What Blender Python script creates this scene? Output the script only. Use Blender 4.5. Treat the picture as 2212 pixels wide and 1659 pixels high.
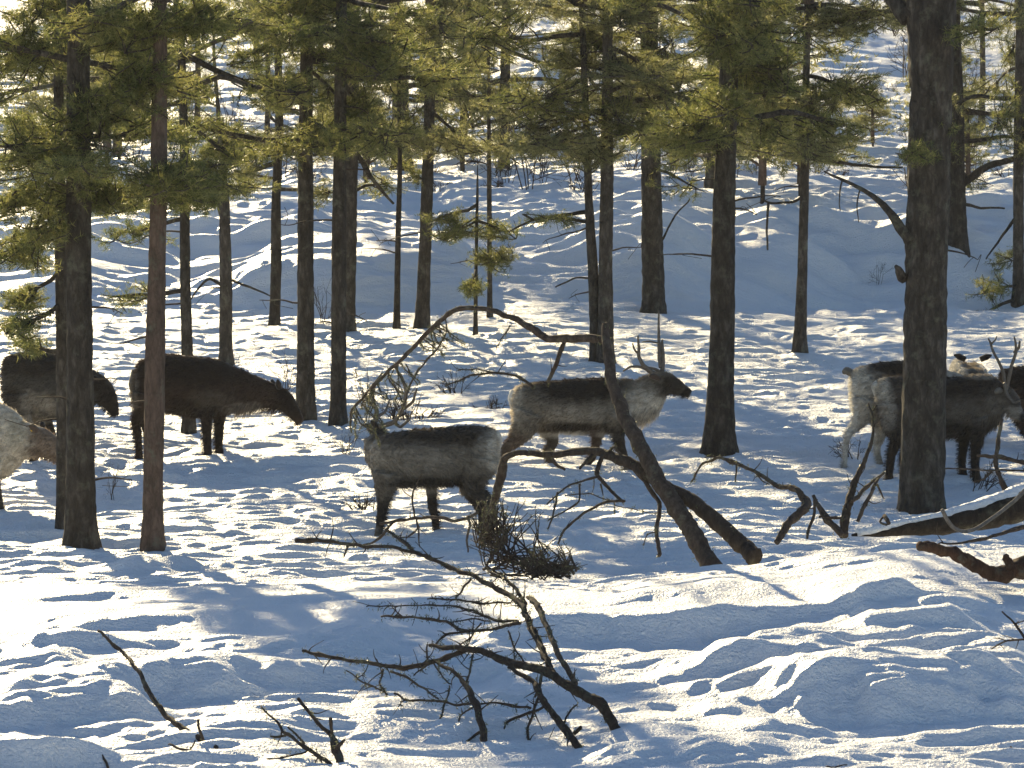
import bpy, math, random
import numpy as np
from mathutils import Vector
R = math.radians
for o in list(bpy.data.objects): bpy.data.objects.remove(o)
SC = bpy.context.scene; COL = SC.collection

# ---------------------------------------------------------------- camera
HFOV = 14.0; PITCH = -3.0
FPX = 1106/math.tan(R(HFOV/2))
cd = bpy.data.cameras.new('camera'); cam = bpy.data.objects.new('camera', cd); COL.objects.link(cam)
cd.sensor_width = 36; cd.lens = 18/math.tan(R(HFOV/2)); cd.clip_end = 3000; cd.clip_start = 0.5
cam.rotation_euler = (R(90+PITCH), 0, 0); cam.location = (0, 0, 0); SC.camera = cam

# ---------------------------------------------------------------- light
SUN_EL, SUN_AZ = 22.0, -17.0        # azimuth from +Y, negative = left
SC.world = bpy.data.worlds.new('World'); SC.world.use_nodes = True
nt = SC.world.node_tree; nt.nodes.clear()
sky = nt.nodes.new('ShaderNodeTexSky'); sky.sky_type = 'NISHITA'; sky.sun_disc = False
sky.sun_elevation = R(SUN_EL); sky.sun_rotation = R(SUN_AZ); sky.air_density = 1.0; sky.dust_density = 0.3; sky.ozone_density = 3.0
bg = nt.nodes.new('ShaderNodeBackground'); bg.inputs[1].default_value = 0.05
wo = nt.nodes.new('ShaderNodeOutputWorld'); nt.links.new(sky.outputs[0], bg.inputs[0]); nt.links.new(bg.outputs[0], wo.inputs[0])
sd = bpy.data.lights.new('sun', 'SUN'); sd.energy = 3.2; sd.angle = R(0.5); sd.color = (1.0, 0.81, 0.48)
sun = bpy.data.objects.new('sun', sd); COL.objects.link(sun)
sv = Vector((math.sin(R(SUN_AZ))*math.cos(R(SUN_EL)), math.cos(R(SUN_AZ))*math.cos(R(SUN_EL)), math.sin(R(SUN_EL))))
sun.rotation_euler = sv.to_track_quat('Z', 'Y').to_euler()
SC.view_settings.view_transform = 'Standard'; SC.view_settings.look = 'None'
SC.view_settings.exposure = 1.5; SC.view_settings.gamma = 1.0
SC.render.engine = 'CYCLES'; SC.cycles.max_bounces = 6; SC.cycles.transparent_max_bounces = 6

# ---------------------------------------------------------------- noise and ground shape
rs = np.random.RandomState(7)
_perm = rs.permutation(512); _perm = np.concatenate([_perm, _perm])
_gr = rs.uniform(0, 2*np.pi, 512); _gx = np.cos(_gr); _gy = np.sin(_gr)
def noise(x, y, seed=0):
    x = np.asarray(x, float)+seed*17.31; y = np.asarray(y, float)+seed*9.77
    xi = np.floor(x).astype(int); yi = np.floor(y).astype(int); xf = x-xi; yf = y-yi
    u = xf*xf*xf*(xf*(xf*6-15)+10); v = yf*yf*yf*(yf*(yf*6-15)+10)
    def g(i, j, a, b):
        h = _perm[(_perm[(xi+i) & 511]+yi+j) & 511]; return _gx[h]*a+_gy[h]*b
    n0 = g(0, 0, xf, yf)*(1-u)+g(1, 0, xf-1, yf)*u
    n1 = g(0, 1, xf, yf-1)*(1-u)+g(1, 1, xf-1, yf-1)*u
    return (n0*(1-v)+n1*v)*1.5
def sstep(t): t = np.clip(t, 0, 1); return t*t*(3-2*t)
_cy = [-400, -40, 0, 5, 10, 15, 20, 22.5, 25, 27.5, 29.4, 30.3, 31.5, 33, 36, 39, 42, 46, 52, 58, 60.2, 61.9, 66, 70, 78, 95, 120, 160, 250, 500, 1500]
_cz = [-8, -2.2, -1.75, -2.0, -2.35, -2.75, -3.15, -3.34, -3.27, -3.15, -3.05, -3.045, -3.16, -3.32, -3.33, -3.2, -3.0, -2.77, -2.44, -2.15, -2.08, -1.2, -.93, -.5, .15, 1.75, 4.9, 12, 26, 45, 60]
_ty = np.arange(-60, 300, .1); _tz = np.interp(_ty, _cy, _cz)
_k = np.exp(-(np.arange(-12, 13)/5.0)**2); _k /= _k.sum()
_tz[12:-12] = np.convolve(_tz, _k, 'same')[12:-12]
def ray(u, v):
    cx = (u-1106)/FPX; cy = -(v-829.5)/FPX; c, s = math.cos(R(PITCH)), math.sin(R(PITCH))
    return np.array([cx, c-cy*s, s+cy*c])
def at(u, v, Y):
    d = ray(u, v); return d*(Y/d[1])
def base(x, y):
    x = np.asarray(x, float); y = np.asarray(y, float)
    far = sstep((y-50)/10)
    yy = y+far*(2.4*noise(x/7, y/30, 3)+.9*noise(x/2.6, y/9, 33))
    z = np.where((yy > -59) & (yy < 299), np.interp(yy, _ty, _tz), np.interp(yy, _cy, _cz))
    gm = .85*sstep(.35+1.7*noise(x/2.3+3, y/7, 61))*sstep((yy-60)/.6)*(1-sstep((yy-68)/2.5))*(1-.6*sstep((x-3.2)/1.5))
    z = z*(1-gm)+(-2.08+(yy-60.2)*.163)*gm
    z = z+np.interp(x, [-4.5, -1.5, .5, 1.6, 2.8, 4.5], [-.13, -.03, 0, .1, .25, .3])*np.exp(-((y-30)/2.0)**2)
    z = z+far*np.interp(x, [-10, 0, 3, 5, 12], [0, 0, .35, .55, .5])*sstep((yy-60)/4)*np.exp(-np.clip(y-66, 0, 99)/12)
    z = z+.10*noise(x/4.5, y/5, 5)*sstep((y-33)/5)*(1-sstep((y-90)/60)) + .6*noise(x/18, y/22, 6)*sstep((y-80)/40)
    return z
def hit(u, v, fn=None, y0=18.0):
    fn = fn or base; d = ray(u, v); d = d/d[1]
    Y = np.arange(y0, 260, .05); z = fn(d[0]*Y, Y); k = np.nonzero(z >= d[2]*Y)[0]
    return Y[k[0]] if len(k) else 250.0
# banks: (u centre, half width in u, row at its foot, height, run, tail)
BANKS = []
for uc, hw, row, h, w, L in [(1950, 400, 1562, .40, .5, 1.5), (1400, 300, 1402, .20, .35, 1.1), (1890, 100, 1372, .16, .3, .7),
        (1980, 150, 1420, .15, .4, 1.0), (120, 170, 1592, .27, .5, 1.2), (390, 110, 1532, .20, .4, .9), (640, 210, 1502, .16, .4, 1.0),
        (260, 230, 1366, .10, .3, .8), (800, 110, 1402, .12, .3, .8), (1500, 230, 1665, .17, .4, 1.0), (1150, 140, 1530, .10, .4, .9),
        (50, 90, 1490, .16, .4, .7), (500, 200, 1640, .13, .4, 1.0), (1500, 160, 1320, .10, .4, 1.0), (1250, 300, 1476, .07, .4, 1.0),
        (1900, 160, 1312, .07, .3, .8), (860, 260, 1610, .12, .4, .8), (1700, 120, 1620, .1, .3, .7), (330, 80, 1240, .13, .4, .7)]:
    Y = hit(uc, row); p = at(uc, row, Y); BANKS.append((p[0], hw/FPX*Y, Y, h, w, L))
_br = random.Random(21)
for _i in range(80):
    _y = _br.uniform(21.5, 27.6); _x = _br.uniform(-4.2, 4.2); BANKS.append((_x, _br.uniform(.25, 1.15), _y, _br.uniform(.03, .10), _br.uniform(.10, .22), _br.uniform(.3, .8)))
def ground(x, y):
    x = np.asarray(x, float); y = np.asarray(y, float); z = base(x, y)
    fg = 1-sstep((y-30)/2.5); mid = sstep((y-31)/3)*(1-sstep((y-56)/8)); bk = sstep((y-56)/8)
    near = sstep((y-12)/6)
    z = np.array(z, float); sh = z.shape; z = z.ravel(); xf_ = np.broadcast_to(x, sh).ravel(); yf_ = np.broadcast_to(y, sh).ravel()
    for bx, hw, by, h, w, L in BANKS:
        k = np.nonzero((np.abs(xf_-bx) < hw*1.7) & (yf_ > by-1.2-.3*hw) & (yf_ < by+w+4*L+.3*hw))[0]
        if not len(k): continue
        X = xf_[k]; Yy = yf_[k]; sc = min(1, .45+h*1.6)
        xm = np.abs(X-bx+hw*(.35*noise(X*1.2+by, Yy*1.6, 24)+.15*noise(X*4, Yy*5, 25)))/hw
        ym = Yy-by-.2*(X-bx)-sc*(.30*noise(X*.8, by+Yy*.3, 21)+.15*noise(X*3.0, by+Yy, 22)+.05*noise(X*10, by+Yy, 23))
        f = sstep(ym/w)*np.exp(-np.clip(ym-w, 0, 99)/L)*sstep((1.3-xm)/.85)-.12*sstep((1.2-xm)/.9)*np.exp(-(np.clip(ym+.3, -9, 9)/.5)**2)
        z[k] += f*h*.62
    z = z.reshape(sh)
    wx = x+.3*noise(x/.9, y/.7, 31); wy = y+.24*noise(x/1.3, y/.9, 32)-.2*x*fg
    a = noise(wx/2.1, wy/.8, 1); b = noise(wx/.95, wy/.36, 2); c = noise(x/.38, y/.17, 4); e = noise(x/.14, y/.075, 8)
    r1 = .45-np.abs(noise(wx/1.7, wy/.55, 9))*2; r2 = .45-np.abs(noise(x/.75+.3*c, y/.26, 10))*2; r3 = .45-np.abs(noise(x/.3, y/.12, 11))*2
    pa = sstep(.5+1.6*noise(x/2.6, y/2.2, 12)); pb = sstep(.5+1.6*noise(x/2.2, y/3.1, 13))
    fl_ = 1-.62*np.exp(-((y-29.0)/1.6)**2)
    z = z+near*fg*fl_*(.044*noise(wx/3.4, wy/.95, 1)+.030*noise(wx/1.5, wy/.42, 2)*(.4+pa)+.015*noise(wx/.6, wy/.17, 4)*(.3+pb)+.006*e+.022*(.45-np.abs(noise(wx/2.2, wy/.5, 9))*2)*pa+.010*r2*(.2+pb)+.005*r3)
    ter = lambda sx, sy, k, sd: np.tanh(k*noise(wx/sx, wy/sy, sd))
    z = z+near*fg*fl_*(.024*ter(2.6, .5, 5, 41)*pa+.017*ter(.95, .21, 6, 42)*pb+.007*ter(.3, .1, 5, 43))
    z = z+mid*(.024*ter(1.3, .36, 6, 44)*pb+.015*ter(.6, .18, 6, 45)+.008*ter(.3, .11, 5, 46))
    z = z+mid*(.036*a+.030*noise(wx/1.2, wy/.3, 2)+.018*noise(wx/.6, wy/.13, 4)+.006*e+.018*r1*pa+.013*r2*(.3+pb)+.006*r3)
    wz = np.exp(-((y-61.5)/2.0)**2)
    z = z+bk*np.exp(-((y-62.5)/3.0)**2)*.11*np.tanh(4*noise(x/1.6, y/.5, 52))*noise(x/2.5, y/2, 53)*1.6+bk*np.exp(-((y-62.5)/3.0)**2)*.15*np.tanh(3.5*noise(x/3.5+4, (y+.5*x)/.6+.3*noise(x, y, 51), 50))
    z = z+bk*(1-.55*wz)*(.06*noise(x/2.6, y/1.1, 1)+.04*noise(wx/1.5, wy/.42, 2)+.028*noise(wx/.7, wy/.25, 4)+.045*r1+.042*r2+.05*np.tanh(5*noise(wx/1.1, wy/.5, 47)))*(1-sstep((y-200)/60))
    return z

# ---------------------------------------------------------------- helpers
def tag(o, label=None, cat=None, group=None, kind=None):
    if label: o['label'] = label
    if cat: o['category'] = cat
    if group: o['group'] = group
    if kind: o['kind'] = kind
    return o
def empty(name, loc=(0, 0, 0)):
    o = bpy.data.objects.new(name, None); o.location = loc; o.empty_display_size = .2; COL.objects.link(o); return o
def link(name, me, parent=None, loc=None):
    o = bpy.data.objects.new(name, me); COL.objects.link(o)
    if parent is not None: o.parent = parent
    if loc is not None: o.location = loc
    return o
def npmesh(name, V, F, mats, mi=None, smooth=False, nper=None):
    """V (n,3); F (m,k) array of equal-size faces, or list of arrays (tris and quads)"""
    me = bpy.data.meshes.new(name); V = np.asarray(V, np.float32)
    Fs = F if isinstance(F, list) else [F]
    Fs = [np.asarray(f, np.int32) for f in Fs if len(f)]
    me.vertices.add(len(V)); me.vertices.foreach_set('co', V.ravel())
    nl = sum(f.size for f in Fs); nf = sum(len(f) for f in Fs)
    me.loops.add(nl); me.loops.foreach_set('vertex_index', np.concatenate([f.ravel() for f in Fs]))
    me.polygons.add(nf)
    sizes = np.concatenate([np.full(len(f), f.shape[1], np.int32) for f in Fs])
    st = np.concatenate([[0], np.cumsum(sizes)[:-1]]).astype(np.int32)
    me.polygons.foreach_set('loop_start', st)
    if mi is not None: me.polygons.foreach_set('material_index', np.asarray(mi, np.int32))
    me.polygons.foreach_set('use_smooth', np.full(nf, bool(smooth)))
    for m in mats: me.materials.append(m)
    me.update(calc_edges=True); me.validate(); return me

# ---------------------------------------------------------------- materials
def mat(name):
    m = bpy.data.materials.new(name); m.use_nodes = True; n = m.node_tree
    return m, n, n.nodes['Principled BSDF'], n.nodes['Material Output']
def N(n, t, **kw):
    o = n.nodes.new(t)
    for k, v in kw.items(): setattr(o, k, v)
    return o
def ramp(n, src, stops):
    r = n.nodes.new('ShaderNodeValToRGB'); e = r.color_ramp.elements
    while len(e) < len(stops): e.new(.5)
    for i, (p, c) in enumerate(stops): e[i].position = p; e[i].color = (*c, 1)
    n.links.new(src, r.inputs[0]); return r
def snow_mat():
    m, n, p, out = mat('snow'); L = n.links.new
    tc = N(n, 'ShaderNodeTexCoord'); mp = N(n, 'ShaderNodeMapping'); mp.inputs['Scale'].default_value = (.5, 1.6, 1); L(tc.outputs['Object'], mp.inputs[0])
    a = N(n, 'ShaderNodeTexNoise'); a.inputs['Scale'].default_value = 9; a.inputs['Detail'].default_value = 8; a.inputs['Roughness'].default_value = .65; L(mp.outputs[0], a.inputs['Vector'])
    b = N(n, 'ShaderNodeTexNoise'); b.inputs['Scale'].default_value = 48; b.inputs['Detail'].default_value = 3; L(tc.outputs['Object'], b.inputs['Vector'])
    mx = N(n, 'ShaderNodeMath', operation='MULTIPLY_ADD'); mx.inputs[1].default_value = .55; L(b.outputs[0], mx.inputs[0]); L(a.outputs[0], mx.inputs[2])
    bp = N(n, 'ShaderNodeBump'); bp.inputs['Strength'].default_value = 1.0; bp.inputs['Distance'].default_value = .05; L(mx.outputs[0], bp.inputs['Height'])
    d = N(n, 'ShaderNodeTexNoise'); d.inputs['Scale'].default_value = 1.3; d.inputs['Detail'].default_value = 6; L(tc.outputs['Object'], d.inputs['Vector'])
    r = ramp(n, d.outputs[0], [(.3, (.82, .85, .88)), (.7, (.88, .89, .90))]); L(r.outputs[0], p.inputs['Base Color'])
    p.inputs['Roughness'].default_value = .42; p.inputs['Specular IOR Level'].default_value = .55
    p.inputs['Subsurface Weight'].default_value = .2; p.inputs['Subsurface Radius'].default_value = (.9, .95, 1.0); p.inputs['Subsurface Scale'].default_value = .02
    L(bp.outputs[0], p.inputs['Normal']); return m
def bark_mat(name, c1, c2, c3, sc=9, flake=.02):
    m, n, p, out = mat(name); L = n.links.new
    tc = N(n, 'ShaderNodeTexCoord'); mp = N(n, 'ShaderNodeMapping'); mp.inputs['Scale'].default_value = (1, 1, .38); L(tc.outputs['Object'], mp.inputs[0])
    oi = N(n, 'ShaderNodeObjectInfo')
    v = N(n, 'ShaderNodeTexVoronoi', feature='DISTANCE_TO_EDGE'); v.inputs['Scale'].default_value = sc*1.6
    a = N(n, 'ShaderNodeTexNoise'); a.inputs['Scale'].default_value = sc; a.inputs['Detail'].default_value = 9; a.inputs['Roughness'].default_value = .7; L(mp.outputs[0], a.inputs['Vector'])
    ad = N(n, 'ShaderNodeVectorMath', operation='MULTIPLY_ADD'); ad.inputs[1].default_value = (.12, .12, .12); L(a.outputs[1], ad.inputs[0]); L(mp.outputs[0], ad.inputs[2]); L(ad.outputs[0], v.inputs['Vector'])
    r = ramp(n, a.outputs[0], [(.32, c1), (.52, c2), (.72, c3)])
    r2 = ramp(n, v.outputs[0], [(0, (.35, .33, .3)), (.12, (1, 1, 1))])
    mu = N(n, 'ShaderNodeMixRGB', blend_type='MULTIPLY'); mu.inputs[0].default_value = .4; L(r.outputs[0], mu.inputs[1]); L(r2.outputs[0], mu.inputs[2])
    w = N(n, 'ShaderNodeTexNoise'); w.inputs['Scale'].default_value = 6.5; w.inputs['Detail'].default_value = 7; w.inputs['Roughness'].default_value = .7; L(tc.outputs['Object'], w.inputs['Vector'])
    r3 = ramp(n, w.outputs[0], [(.54, (0, 0, 0)), (.70, (.9, .9, .9))])
    li = N(n, 'ShaderNodeMixRGB'); L(r3.outputs[0], li.inputs[0]); L(mu.outputs[0], li.inputs[1]); li.inputs[2].default_value = (.17, .17, .12, 1)
    hv = N(n, 'ShaderNodeHueSaturation'); mr = N(n, 'ShaderNodeMapRange'); mr.inputs[3].default_value = .7; mr.inputs[4].default_value = 1.2
    L(oi.outputs['Random'], mr.inputs[0]); L(mr.outputs[0], hv.inputs['Value']); L(li.outputs[0], hv.inputs['Color']); L(hv.outputs[0], p.inputs['Base Color'])
    bp = N(n, 'ShaderNodeBump'); bp.inputs['Strength'].default_value = 1; bp.inputs['Distance'].default_value = flake
    sm = N(n, 'ShaderNodeMath', operation='ADD'); L(a.outputs[0], sm.inputs[0]); mm = N(n, 'ShaderNodeMath', operation='MINIMUM'); mm.inputs[1].default_value = .25; L(v.outputs[0], mm.inputs[0]); L(mm.outputs[0], sm.inputs[1])
    L(sm.outputs[0], bp.inputs['Height']); L(bp.outputs[0], p.inputs['Normal']); p.inputs['Roughness'].default_value = .85; p.inputs['Specular IOR Level'].default_value = .25
    return m
def needle_mat(name, c1, c2, c3, tr=.4):
    m, n, p, out = mat(name); L = n.links.new
    tc = N(n, 'ShaderNodeTexCoord'); a = N(n, 'ShaderNodeTexNoise'); a.inputs['Scale'].default_value = 2.2; a.inputs['Detail'].default_value = 5; L(tc.outputs['Object'], a.inputs['Vector'])
    g = N(n, 'ShaderNodeNewGeometry'); ad = N(n, 'ShaderNodeMath', operation='MULTIPLY_ADD'); ad.inputs[1].default_value = .5; L(g.outputs['Random Per Island'], ad.inputs[0]); L(a.outputs[0], ad.inputs[2])
    r = ramp(n, ad.outputs[0], [(.45, c1), (.75, c2), (.98, c3)]); L(r.outputs[0], p.inputs['Base Color'])
    p.inputs['Roughness'].default_value = .45
    t = N(n, 'ShaderNodeBsdfTranslucent'); hs = N(n, 'ShaderNodeHueSaturation'); hs.inputs['Value'].default_value = 1.6; L(r.outputs[0], hs.inputs['Color']); L(hs.outputs[0], t.inputs[0])
    mx = N(n, 'ShaderNodeMixShader'); mx.inputs[0].default_value = tr; L(p.outputs[0], mx.inputs[1]); L(t.outputs[0], mx.inputs[2]); L(mx.outputs[0], out.inputs[0]); return m
def fur_mat(name, tr=0.0):
    m, n, p, out = mat(name); L = n.links.new
    at_ = N(n, 'ShaderNodeVertexColor'); at_.layer_name = 'Col'
    tc = N(n, 'ShaderNodeTexCoord'); mp = N(n, 'ShaderNodeMapping'); mp.inputs['Scale'].default_value = (.5, 1, 1); L(tc.outputs['Object'], mp.inputs[0])
    a = N(n, 'ShaderNodeTexNoise'); a.inputs['Scale'].default_value = 22; a.inputs['Detail'].default_value = 8; a.inputs['Roughness'].default_value = .7; L(mp.outputs[0], a.inputs['Vector'])
    r = ramp(n, a.outputs[0], [(.34, (.5, .47, .44)), (.66, (1.25, 1.25, 1.25))])
    mu = N(n, 'ShaderNodeMixRGB', blend_type='MULTIPLY'); mu.inputs[0].default_value = .8; L(at_.outputs[0], mu.inputs[1]); L(r.outputs[0], mu.inputs[2]); L(mu.outputs[0], p.inputs['Base Color'])
    p.inputs['Roughness'].default_value = .9; p.inputs['Specular IOR Level'].default_value = .15; p.inputs['Sheen Weight'].default_value = .25
    bp = N(n, 'ShaderNodeBump'); bp.inputs['Strength'].default_value = .6; bp.inputs['Distance'].default_value = .02; L(a.outputs[0], bp.inputs['Height']); L(bp.outputs[0], p.inputs['Normal'])
    if tr:
        t = N(n, 'ShaderNodeBsdfTranslucent'); L(mu.outputs[0], t.inputs[0]); mx = N(n, 'ShaderNodeMixShader'); mx.inputs[0].default_value = tr
        L(p.outputs[0], mx.inputs[1]); L(t.outputs[0], mx.inputs[2]); L(mx.outputs[0], out.inputs[0])
    return m
M_SNOW = snow_mat()
M_BARK = bark_mat('pine_bark', (.022, .019, .016), (.075, .062, .05), (.19, .165, .135), 11, .045)
M_BARKR = bark_mat('reddish_pine_bark', (.07, .05, .038), (.15, .10, .075), (.22, .155, .12), 12)
M_DEAD = bark_mat('dead_wood', (.04, .03, .024), (.09, .065, .05), (.16, .13, .10), 26, .012)
M_LOGD = bark_mat('dark_rotten_wood', (.018, .014, .011), (.04, .03, .024), (.08, .065, .05), 20, .02)
M_GREYW = bark_mat('weathered_wood', (.10, .09, .08), (.2, .18, .16), (.3, .28, .26), 26, .012)
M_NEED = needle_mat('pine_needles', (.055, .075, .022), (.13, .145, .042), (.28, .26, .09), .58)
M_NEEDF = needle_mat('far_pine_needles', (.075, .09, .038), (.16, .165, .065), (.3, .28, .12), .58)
M_LICH = needle_mat('beard_lichen', (.05, .06, .03), (.10, .11, .055), (.2, .2, .11), .35)
M_FUR = fur_mat('fur'); M_HAIR = fur_mat('guard_hair', .5)
M_HORN, _n, _p, _o = mat('antler'); _p.inputs['Base Color'].default_value = (.14, .11, .08, 1); _p.inputs['Roughness'].default_value = .7
_t = N(_n, 'ShaderNodeTexNoise'); _t.inputs['Scale'].default_value = 40; _r = ramp(_n, _t.outputs[0], [(.3, (.07, .055, .04)), (.7, (.2, .16, .12))]); _n.links.new(_r.outputs[0], _p.inputs['Base Color'])
M_EYE, _n, _p, _o = mat('eye'); _p.inputs['Base Color'].default_value = (.01, .008, .006, 1); _p.inputs['Roughness'].default_value = .1
M_TAG, _n, _p, _o = mat('yellow_tag'); _p.inputs['Base Color'].default_value = (.75, .5, .05, 1)

# ---------------------------------------------------------------- ground sheet
def ground_sheet():
    def axis(a, b, fine, coarse_lo, coarse_hi, g=1.09):
        mid = list(np.arange(a, b+fine/2, fine)); lo = []; s = fine; x = a
        while x > coarse_lo: s *= g; x -= s; lo.append(x)
        hi = []; s = fine; x = b
        while x < coarse_hi: s *= g; x += s; hi.append(x)
        return lo[::-1]+mid+hi
    xs = np.array(axis(-6.0, 6.0, .028, -900, 900, 1.06))
    ya = list(np.arange(20, 33, .022)); y = ya[-1]; s = .022
    while y < 1500: s *= 1.0013 if y < 80 else 1.004 if y < 110 else 1.02; y += s; ya.append(y)
    lo = []; y = 20; s = .022
    while y > -400: s *= 1.06; y -= s; lo.append(y)
    ys = np.array(lo[::-1]+ya); X, Y = np.meshgrid(xs, ys); Z = np.zeros_like(X)
    for i in range(0, len(ys), 100): Z[i:i+100] = ground(X[i:i+100], Y[i:i+100])
    nx, ny = len(xs), len(ys); idx = np.arange(nx*ny).reshape(ny, nx)
    F = np.stack([idx[:-1, :-1].ravel(), idx[:-1, 1:].ravel(), idx[1:, 1:].ravel(), idx[1:, :-1].ravel()], 1)
    me = npmesh('snow_ground', np.stack([X.ravel(), Y.ravel(), Z.ravel()], 1), F, [M_SNOW], smooth=True)
    print('ground verts', nx, ny); o = link('snow_ground', me); tag(o, kind='structure'); return o
ground_sheet()

# ---------------------------------------------------------------- wood
rnd = random.Random(11); nr = np.random.RandomState(12)
class MB:
    def __init__(s): s.V = []; s.Q = []; s.T = []; s.mq = []; s.mt = []; s.n = 0
    def add(s, V, Q=None, T=None, m=0):
        V = np.asarray(V, float)
        if Q is not None and len(Q): s.Q.append(np.asarray(Q)+s.n); s.mq += [m]*len(Q)
        if T is not None and len(T): s.T.append(np.asarray(T)+s.n); s.mt += [m]*len(T)
        s.V.append(V); s.n += len(V)
    def tube(s, P, r, seg=8, rough=0.0, m=0, freq=9.0, cap=True):
        P = np.asarray(P, float); r = np.broadcast_to(np.asarray(r, float), (len(P),)).copy()
        T = np.gradient(P, axis=0); T /= np.linalg.norm(T, axis=1)[:, None]+1e-9
        up = np.array([0, 1, 0.]) if abs(T[0][1]) < .8 else np.array([0, 0, 1.])
        A = []; 
        for t in T:
            a = up-t*np.dot(up, t); a /= np.linalg.norm(a)+1e-9; A.append(a); up = a
        A = np.array(A); B = np.cross(T, A); th = np.linspace(0, 2*np.pi, seg, endpoint=False)
        rr = r[:, None]*np.ones(seg)[None]
        if rough:
            k = np.arange(len(P))[:, None]; sd_ = rnd.random()*100
            L_ = np.concatenate([[0], np.cumsum(np.linalg.norm(np.diff(P, axis=0), axis=1))])[:, None]
            rr = rr*(1+rough*(noise(np.cos(th)[None]*2.2+sd_+L_*freq, np.sin(th)[None]*2.2+sd_)+.6*nr.uniform(-1, 1, rr.shape)))
        V = P[:, None]+rr[..., None]*(np.cos(th)[None, :, None]*A[:, None]+np.sin(th)[None, :, None]*B[:, None])
        n = len(P); i = np.arange(n-1)[:, None]*seg; j = np.arange(seg)[None]; j2 = (j+1) % seg
        Q = np.stack([(i+j), (i+j2), (i+seg+j2), (i+seg+j)], -1).reshape(-1, 4)
        V = V.reshape(-1, 3); Tt = []
        if cap:
            V = np.vstack([V, P[0], P[-1]+T[-1]*r[-1]*.5]); c0, c1 = n*seg, n*seg+1
            for k in range(seg): Tt.append((c0, (k+1) % seg, k)); Tt.append((c1, (n-1)*seg+k, (n-1)*seg+(k+1) % seg))
        s.add(V, Q, Tt, m)
    def mesh(s, name, mats, smooth=True):
        F = []; mi = []
        if s.T: F.append(np.vstack(s.T)); mi += s.mt
        if s.Q: F.append(np.vstack(s.Q)); mi += s.mq
        return npmesh(name, np.vstack(s.V), F, mats, mi, smooth)
    def build(s, name, mats, parent=None, origin=None, smooth=True):
        if origin is not None:
            for i in range(len(s.V)): s.V[i] = s.V[i]-np.asarray(origin)
        return link(name, s.mesh(name, mats if isinstance(mats, list) else [mats], smooth), parent)
def resample(P, r, step, wob=0.0):
    P = np.asarray(P, float); r = np.asarray(r, float)
    d = np.concatenate([[0], np.cumsum(np.linalg.norm(np.diff(P, axis=0), axis=1))]); n = max(3, int(d[-1]/step)+1)
    t = np.linspace(0, d[-1], n)
    # smooth Catmull-like: interpolate then blur lightly
    Q = np.stack([np.interp(t, d, P[:, k]) for k in range(3)], 1)
    for _ in range(2): Q[1:-1] = (Q[:-2]+2*Q[1:-1]+Q[2:])/4
    if wob:
        w = nr.normal(0, 1, Q.shape)*wob
        for _ in range(2): w[1:-1] = (w[:-2]+w[1:-1]+w[2:])/2.2
        w[0] = 0; w[-1] = 0; Q = Q+w
    return Q, np.interp(t, d, r)
def tufts(mb, P, D, K, ln, wd, m=1, spread=.95):
    P = np.asarray(P); n = len(P)
    if not n: return
    rv = nr.normal(0, 1, (n, K, 3)); rv /= np.linalg.norm(rv, axis=2)[..., None]
    d = D[:, None]*.55+rv*spread; d /= np.linalg.norm(d, axis=2)[..., None]
    sd_ = np.cross(d, nr.normal(0, 1, (n, K, 3))); sd_ /= np.linalg.norm(sd_, axis=2)[..., None]+1e-9
    root = P[:, None]+D[:, None]*nr.uniform(-.05, .05, (n, K, 1))
    L_ = ln*nr.uniform(.6, 1.25, (n, K, 1))
    V = np.stack([root-sd_*wd/2, root+sd_*wd/2, root+d*L_], 2).reshape(-1, 3)
    mb.add(V, T=np.arange(len(V)).reshape(-1, 3), m=m)
def unit(v): return v/(np.linalg.norm(v)+1e-9)

def bough(mb, A, C, rad, n, ln=.065, wd=.0062, K=13, thick=.03):
    """a limb from A on the trunk to the spray centred on C, with needle tufts"""
    A = np.array(A, float); C = np.array(C, float); rad = np.array(rad, float); dirn = unit(C-A)
    E = C+dirn*rad[0]*.6; mid = (A+C)/2+np.array([0, 0, .12*np.linalg.norm(C-A)])*rnd.uniform(-.6, 1)
    P, r = resample([A, mid, C, E], [thick, thick*.75, thick*.45, thick*.15], .12, .018); mb.tube(P, r, 6, .12)
    per = 13; ns = max(5, n//per)
    for k in range(ns):
        q = nr.normal(0, 1, 3); q = q/np.linalg.norm(q)*(nr.uniform(0, 1)**.4); q = C+q*rad
        i = min(len(P)-1, int(len(P)*rnd.uniform(.3, 1))); s0 = P[i]; dd = np.linalg.norm(q-s0)
        if dd > .45: s0 = q+(s0-q)*rnd.uniform(.3, .8)*.45/dd*1.6
        m_ = (s0+q)/2+np.array([0, 0, -.04])+nr.normal(0, .03, 3)
        Q, rr = resample([s0, m_, q], [.009, .007, .004], .06, .008); mb.tube(Q, rr, 4)
        if len(Q) < 3: continue
        j = nr.uniform(.35, 1, per)*(len(Q)-1); base_ = Q[j.astype(int)]; dq = unit(Q[-1]-Q[0])
        off = nr.normal(0, 1, (per, 3))*np.array([.045, .045, .028])
        D = dq+nr.normal(0, .4, (per, 3)); D /= np.linalg.norm(D, axis=1)[:, None]
        tufts(mb, base_+off, D, K, ln, wd)
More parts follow.
